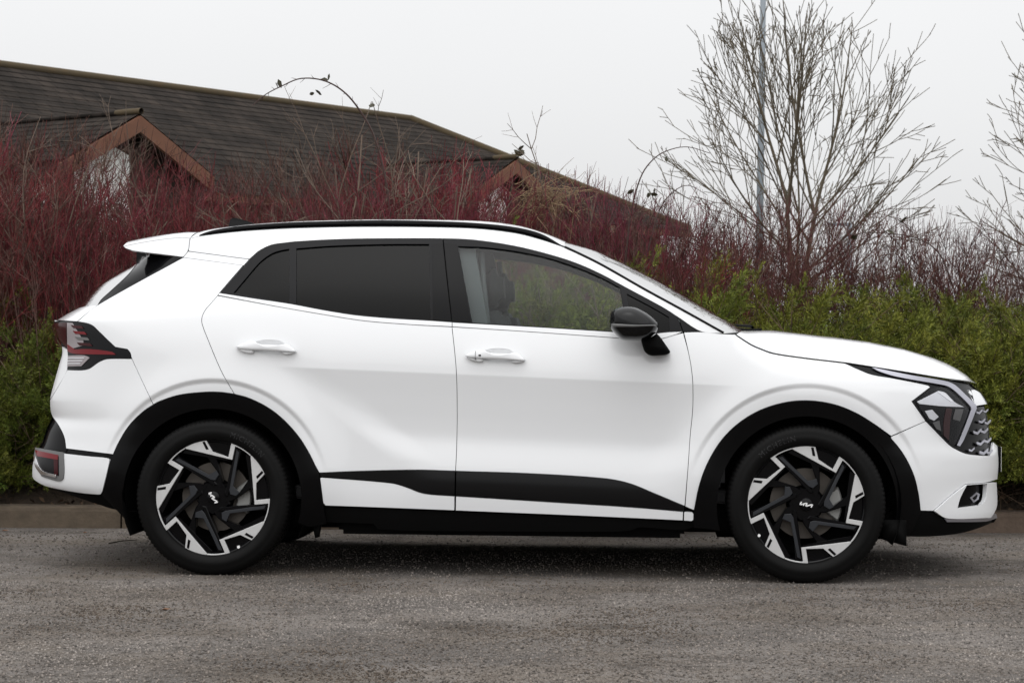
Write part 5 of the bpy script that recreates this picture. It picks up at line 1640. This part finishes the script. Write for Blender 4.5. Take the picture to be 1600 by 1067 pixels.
# ================================================================== WHEELS
R0 = 0.2635           # rim radius at the machined face
def pol(r_, th):
    return (R0 * r_ * math.sin(math.radians(th)), R0 * r_ * math.cos(math.radians(th)))
def prism(bm, poly, yf, yb, ch=0.0):
    """closed prism of polygon (x,z) from yf (outside, negative) back to yb; ch = chamfer"""
    P = np.array(poly, float)
    if area2(P) < 0: P = P[::-1]
    rings = []
    if ch:
        rings.append((inset_poly(P, ch), yf)); rings.append((P, yf + ch))
    else:
        rings.append((P, yf))
    rings.append((P, yb))
    vs = [[bm.verts.new((p[0], y, p[1])) for p in Q] for Q, y in rings]
    k = len(P)
    for a, c in zip(vs[:-1], vs[1:]):
        for i in range(k):
            bm.faces.new((a[i], a[(i + 1) % k], c[(i + 1) % k], c[i]))
    for ring, Q in ((vs[0], rings[0][0]), (vs[-1], rings[-1][0])):
        if k <= 4:
            bm.faces.new(ring); continue
        v2, _e, fs, ov, _a, _b = delaunay_2d_cdt([Vector(p) for p in Q], [(i, (i + 1) % k) for i in range(k)], [], 0, 1e-9)
        for f in fs:
            ids = [ov[i][0] for i in f]
            if inside(np.array([np.mean([Q[i] for i in ids], axis=0)]), np.array(Q))[0]:
                try: bm.faces.new([ring[i] for i in ids])
                except ValueError: pass
def bm_obj(name, bm, m, parent, smooth=False):
    bmesh.ops.triangulate(bm, faces=[f for f in bm.faces if len(f.verts) > 4])
    bmesh.ops.recalc_face_normals(bm, faces=bm.faces[:])
    me = bpy.data.meshes.new(name); bm.to_mesh(me); bm.free()
    me.materials.append(m)
    if smooth: me.polygons.foreach_set('use_smooth', [True] * len(me.polygons))
    return link(bpy.data.objects.new(name, me), parent)
def lathe_y(name, prof, m, parent, seg=96, close=False, mod=None, smooth=True):
    V, F = [], []
    for pi_, (y, r_) in enumerate(prof):
        for k in range(seg):
            a = 2 * math.pi * k / seg
            rr = r_ if mod is None else mod(pi_, k, r_)
            V.append((rr * math.sin(a), y, rr * math.cos(a)))
    n = len(prof)
    for i in range(n if close else n - 1):
        i2 = (i + 1) % n
        for k in range(seg):
            F.append((i * seg + k, i * seg + (k + 1) % seg, i2 * seg + (k + 1) % seg, i2 * seg + k))
    return mk(name, V, F, m, parent, smooth=smooth)

def arc_r(r_, a0, a1, n=8):
    return [pol(r_, a) for a in np.linspace(a0, a1, n)]
def make_wheel(spin, text_deg, logo_deg, valve_deg, mirror_spin=0):
    w = empty('wheel', (0, 0, 0), 0, car)
    # tyre
    half = [(-0.088, 0.258), (-0.100, 0.262), (-0.111, 0.273), (-0.1165, 0.291), (-0.1175, 0.306), (-0.1160, 0.309), (-0.1155, 0.322), (-0.111, 0.3345), (-0.104, 0.343), (-0.0985, 0.3490), (-0.088, 0.3535), (-0.066, 0.3558), (-0.064, 0.3500), (-0.058, 0.3500), (-0.056, 0.3563), (-0.022, 0.3572), (-0.020, 0.3505), (-0.012, 0.3505), (-0.010, 0.3573)]
    prof = half + [(-y, r_) for y, r_ in half[::-1]]
    nh = len(half)
    def mod(pi_, k, r_):
        j = pi_ if pi_ < nh else 2 * nh - 1 - pi_
        if j in (9, 10) and k % 4 == 0: return r_ - 0.0042
        if j in (11, 14, 15) and k % 4 == 0: return r_ - 0.005
        if j == 8 and k % 4 == 0: return r_ - 0.0015
        return r_
    ty = lathe_y('tyre', prof, M_rub, w, 416, mod=mod)
    for v in ty.data.vertices:
        if v.co.z < -HUBZ: v.co.z = -HUBZ
    # rim barrel and lip
    lathe_y('rim_barrel', [(-0.098, 0.2620), (-0.0985, 0.2655), (-0.092, 0.2655), (-0.0905, 0.2570), (-0.075, 0.2480), (-0.04, 0.2410), (0.09, 0.2330), (0.10, 0.262)], M_wblack, w, 96)
    rot = lambda P: [(x * math.cos(spin) + z * math.sin(spin), -x * math.sin(spin) + z * math.cos(spin)) for x, z in P]
    for k in range(5):
        o = 72 * k
        def A(r_, t): return pol(r_, t + o)
        # machined Z-shaped blade
        bm = bmesh.new()
        poly = [A(0.968, -14.5)] + [A(0.734, 42.4)] + [A(0.966, 38.8)] + [pol(0.970, a + o) for a in np.linspace(41, 57.2, 7)] + [pol(0.996, a + o) for a in np.linspace(57.2, 33.8, 9)] + [A(0.752, 36.0), A(0.795, 14.6)] + [pol(0.996, a + o) for a in np.linspace(8.4, -14.5, 9)]
        prism(bm, rot(poly), -0.0965, -0.085, 0.0012)
        bl = bm_obj('machined_blade', bm, M_silver, w)
        bm = bmesh.new()
        prism(bm, rot([A(0.975, 4.3), A(0.980, 6.8), A(0.838, 10.2), A(0.836, 6.9)]), -0.0975, -0.09)
        bm_obj('blade_slot', bm, M_wblack, w)
        # black pocket behind the blade notch
        bm = bmesh.new()
        prism(bm, rot([pol(0.99, a + o) for a in np.linspace(7, 35, 7)] + [A(0.745, 37.5), A(0.78, 13)]), -0.078, -0.06, 0.001)
        bm_obj('spoke_pocket', bm, M_wblack, w)
        # black body carrying the blade
        bm = bmesh.new()
        body = [A(0.955, -16), A(0.70, 43.0), A(0.96, 40.5)] + [A(0.985, 33), A(0.985, 8), A(0.985, -14)]
        prism(bm, rot([A(0.93, -20), A(0.70, 41.5), A(0.78, 14), A(0.99, 6), A(0.99, -14)]), -0.086, -0.05, 0.001)
        bm_obj('spoke_web', bm, M_wblack, w)
        # main spoke: from the prong down to the hub, with a facet whose sky sheen is painted on as grey
        bm = bmesh.new()
        prism(bm, rot([A(0.965, 38.5), A(0.95, 46.5), A(0.31, 84), A(0.24, 104), A(0.20, 90), A(0.735, 42.0)]), -0.088, -0.035, 0.003)
        bm_obj('spoke', bm, M_wblack, w)
        bm = bmesh.new()
        prism(bm, rot([A(0.925, 41.0), A(0.905, 45.2), A(0.40, 76), A(0.47, 94), A(0.40, 101), A(0.30, 94), A(0.31, 80)]), -0.0905, -0.080, 0.0015)
        bm_obj('spoke_facet', bm, M_wgrey, w)
        # secondary dark limb from the blade's inner edge to the hub
        bm = bmesh.new()
        prism(bm, rot([A(0.80, 2), A(0.735, 18), A(0.36, 40), A(0.22, 60), A(0.22, 10), A(0.44, 24)]), -0.080, -0.035, 0.003)
        bm_obj('spoke_limb', bm, M_wblack, w)
        # wheel nut
        bm = bmesh.new()
        cx_, cz_ = rot([A(0.215, 20)])[0]
        prism(bm, [(cx_ + 0.010 * math.cos(q), cz_ + 0.010 * math.sin(q)) for q in np.linspace(0, 2 * math.pi, 6, endpoint=False)], -0.070, -0.05, 0.001)
        bm_obj('wheel_nut', bm, M_wgrey, w)
    bm = bmesh.new()
    prism(bm, rot([pol(0.30 if i % 2 else 0.27, i * 36 + 20) for i in range(10)]), -0.079, -0.03, 0.004)
    bm_obj('hub_plate', bm, M_wblack, w)
    lathe_y('centre_cap', [(-0.078, 0.030), (-0.086, 0.029), (-0.089, 0.026), (-0.090, 0.0005)], M_wblack, w, 36)
    # badge strokes on the cap
    S = [[(-1, .46), (-1, -.42), (-.80, -.42), (-.20, .42), (.02, .46), (.02, -.42), (.20, -.42), (.78, .42), (1.0, .46), (1.0, -.44)], [(-.62, -.10), (-.30, -.46)]]
    la = math.radians(logo_deg)
    k_ = 0.0255
    bm = bmesh.new()
    for st in S:
        Pn = np.array([(x * k_ + z * k_ * 0.16, z * k_ * 0.50) for x, z in st])
        Pn = np.stack([Pn[:, 0] * math.cos(la) + Pn[:, 1] * math.sin(la), -Pn[:, 0] * math.sin(la) + Pn[:, 1] * math.cos(la)], -1)
        for a, b2 in zip(Pn[:-1], Pn[1:]):
            d = (b2 - a) / (np.linalg.norm(b2 - a) + 1e-9); n_ = np.array([-d[1], d[0]]) * 0.0026
            prism(bm, [a - n_ - d * 0.001, b2 - n_ + d * 0.001, b2 + n_ + d * 0.001, a + n_ - d * 0.001], -0.0925, -0.089)
    bm_obj('badge', bm, M_logo, w)
    # balance dot
    a = math.radians(valve_deg)
    bm = bmesh.new()
    prism(bm, [(0.252 * math.sin(a) + 0.0065 * math.cos(q), 0.252 * math.cos(a) + 0.0065 * math.sin(q)) for q in np.linspace(0, 2 * math.pi, 14, endpoint=False)], -0.0955, -0.06)
    bm_obj('valve_cap', bm, M_logo, w)
    # brake
    lathe_y('brake_disc', [(-0.012, 0.085), (-0.012, 0.158), (0.012, 0.158), (0.012, 0.085)], M_disc, w, 64, smooth=False)
    lathe_y('disc_bell', [(-0.03, 0.0005), (-0.03, 0.078), (-0.012, 0.085), (0.0, 0.085)], M_plas, w, 48)
    bm = bmesh.new()
    prism(bm, [(0.165 * math.sin(q), 0.165 * math.cos(q)) for q in np.radians(np.linspace(62, 118, 9))] + [(0.10 * math.sin(q), 0.10 * math.cos(q)) for q in np.radians(np.linspace(112, 68, 7))], -0.036, 0.05, 0.006)
    bm_obj('brake_caliper', bm, M_cal, w)
    lathe_y('inner_disc', [(0.06, 0.0005), (0.06, 0.236)], M_void, w, 48)
    # sidewall lettering
    cu_ = bpy.data.curves.new('lettering', 'FONT')
    cu_.body = 'MICHELIN'
    cu_.size = 0.034; cu_.extrude = 0.0007; cu_.align_x = 'CENTER'; cu_.resolution_u = 3; cu_.space_character = 1.25
    to = bpy.data.objects.new('lettering_source', cu_)
    COL.objects.link(to)
    dg = bpy.context.evaluated_depsgraph_get()
    me = bpy.data.meshes.new_from_object(to.evaluated_get(dg))
    bpy.data.objects.remove(to); bpy.data.curves.remove(cu_)
    rb = 0.289
    for v in me.vertices:
        ang = v.co.x / (rb + 0.012) + math.radians(text_deg)
        rr = rb + v.co.y
        yy = np.interp(rr, [h[1] for h in half[:9]], [h[0] for h in half[:9]])
        v.co = Vector((rr * math.sin(ang), yy - 0.0006 - v.co.z * 0.6, rr * math.cos(ang)))
    me.materials.clear(); me.materials.append(M_letter)
    link(bpy.data.objects.new('sidewall_lettering', me), w)
    return w
# near side as photographed; far side carries the same wheels turned to face outwards
for (hx, sg, spin, tx, lg, vd) in ((-HUBX, -1, math.radians(-15.5), 33, 58, 152), (HUBX, -1, math.radians(0), -27, 14, 236), (-HUBX, 1, math.radians(20), 80, 10, 100), (HUBX, 1, math.radians(40), 140, 40, 30)):
    w = make_wheel(spin, tx, lg, vd)
    w.location = (hx, sg * 0.8075, HUBZ)
    if sg > 0: w.rotation_euler = (0, 0, math.pi)
# axle parts under the car
tb = Tubes(10); tb.add([(-HUBX, -0.72, HUBZ), (-HUBX, 0, HUBZ - 0.03), (-HUBX, 0.72, HUBZ)], 0.04); tb.build('rear_axle', M_plas, car)
tb = Tubes(10); tb.add([(HUBX, -0.72, HUBZ), (HUBX, 0, HUBZ), (HUBX, 0.72, HUBZ)], 0.03); tb.build('front_axle', M_plas, car)
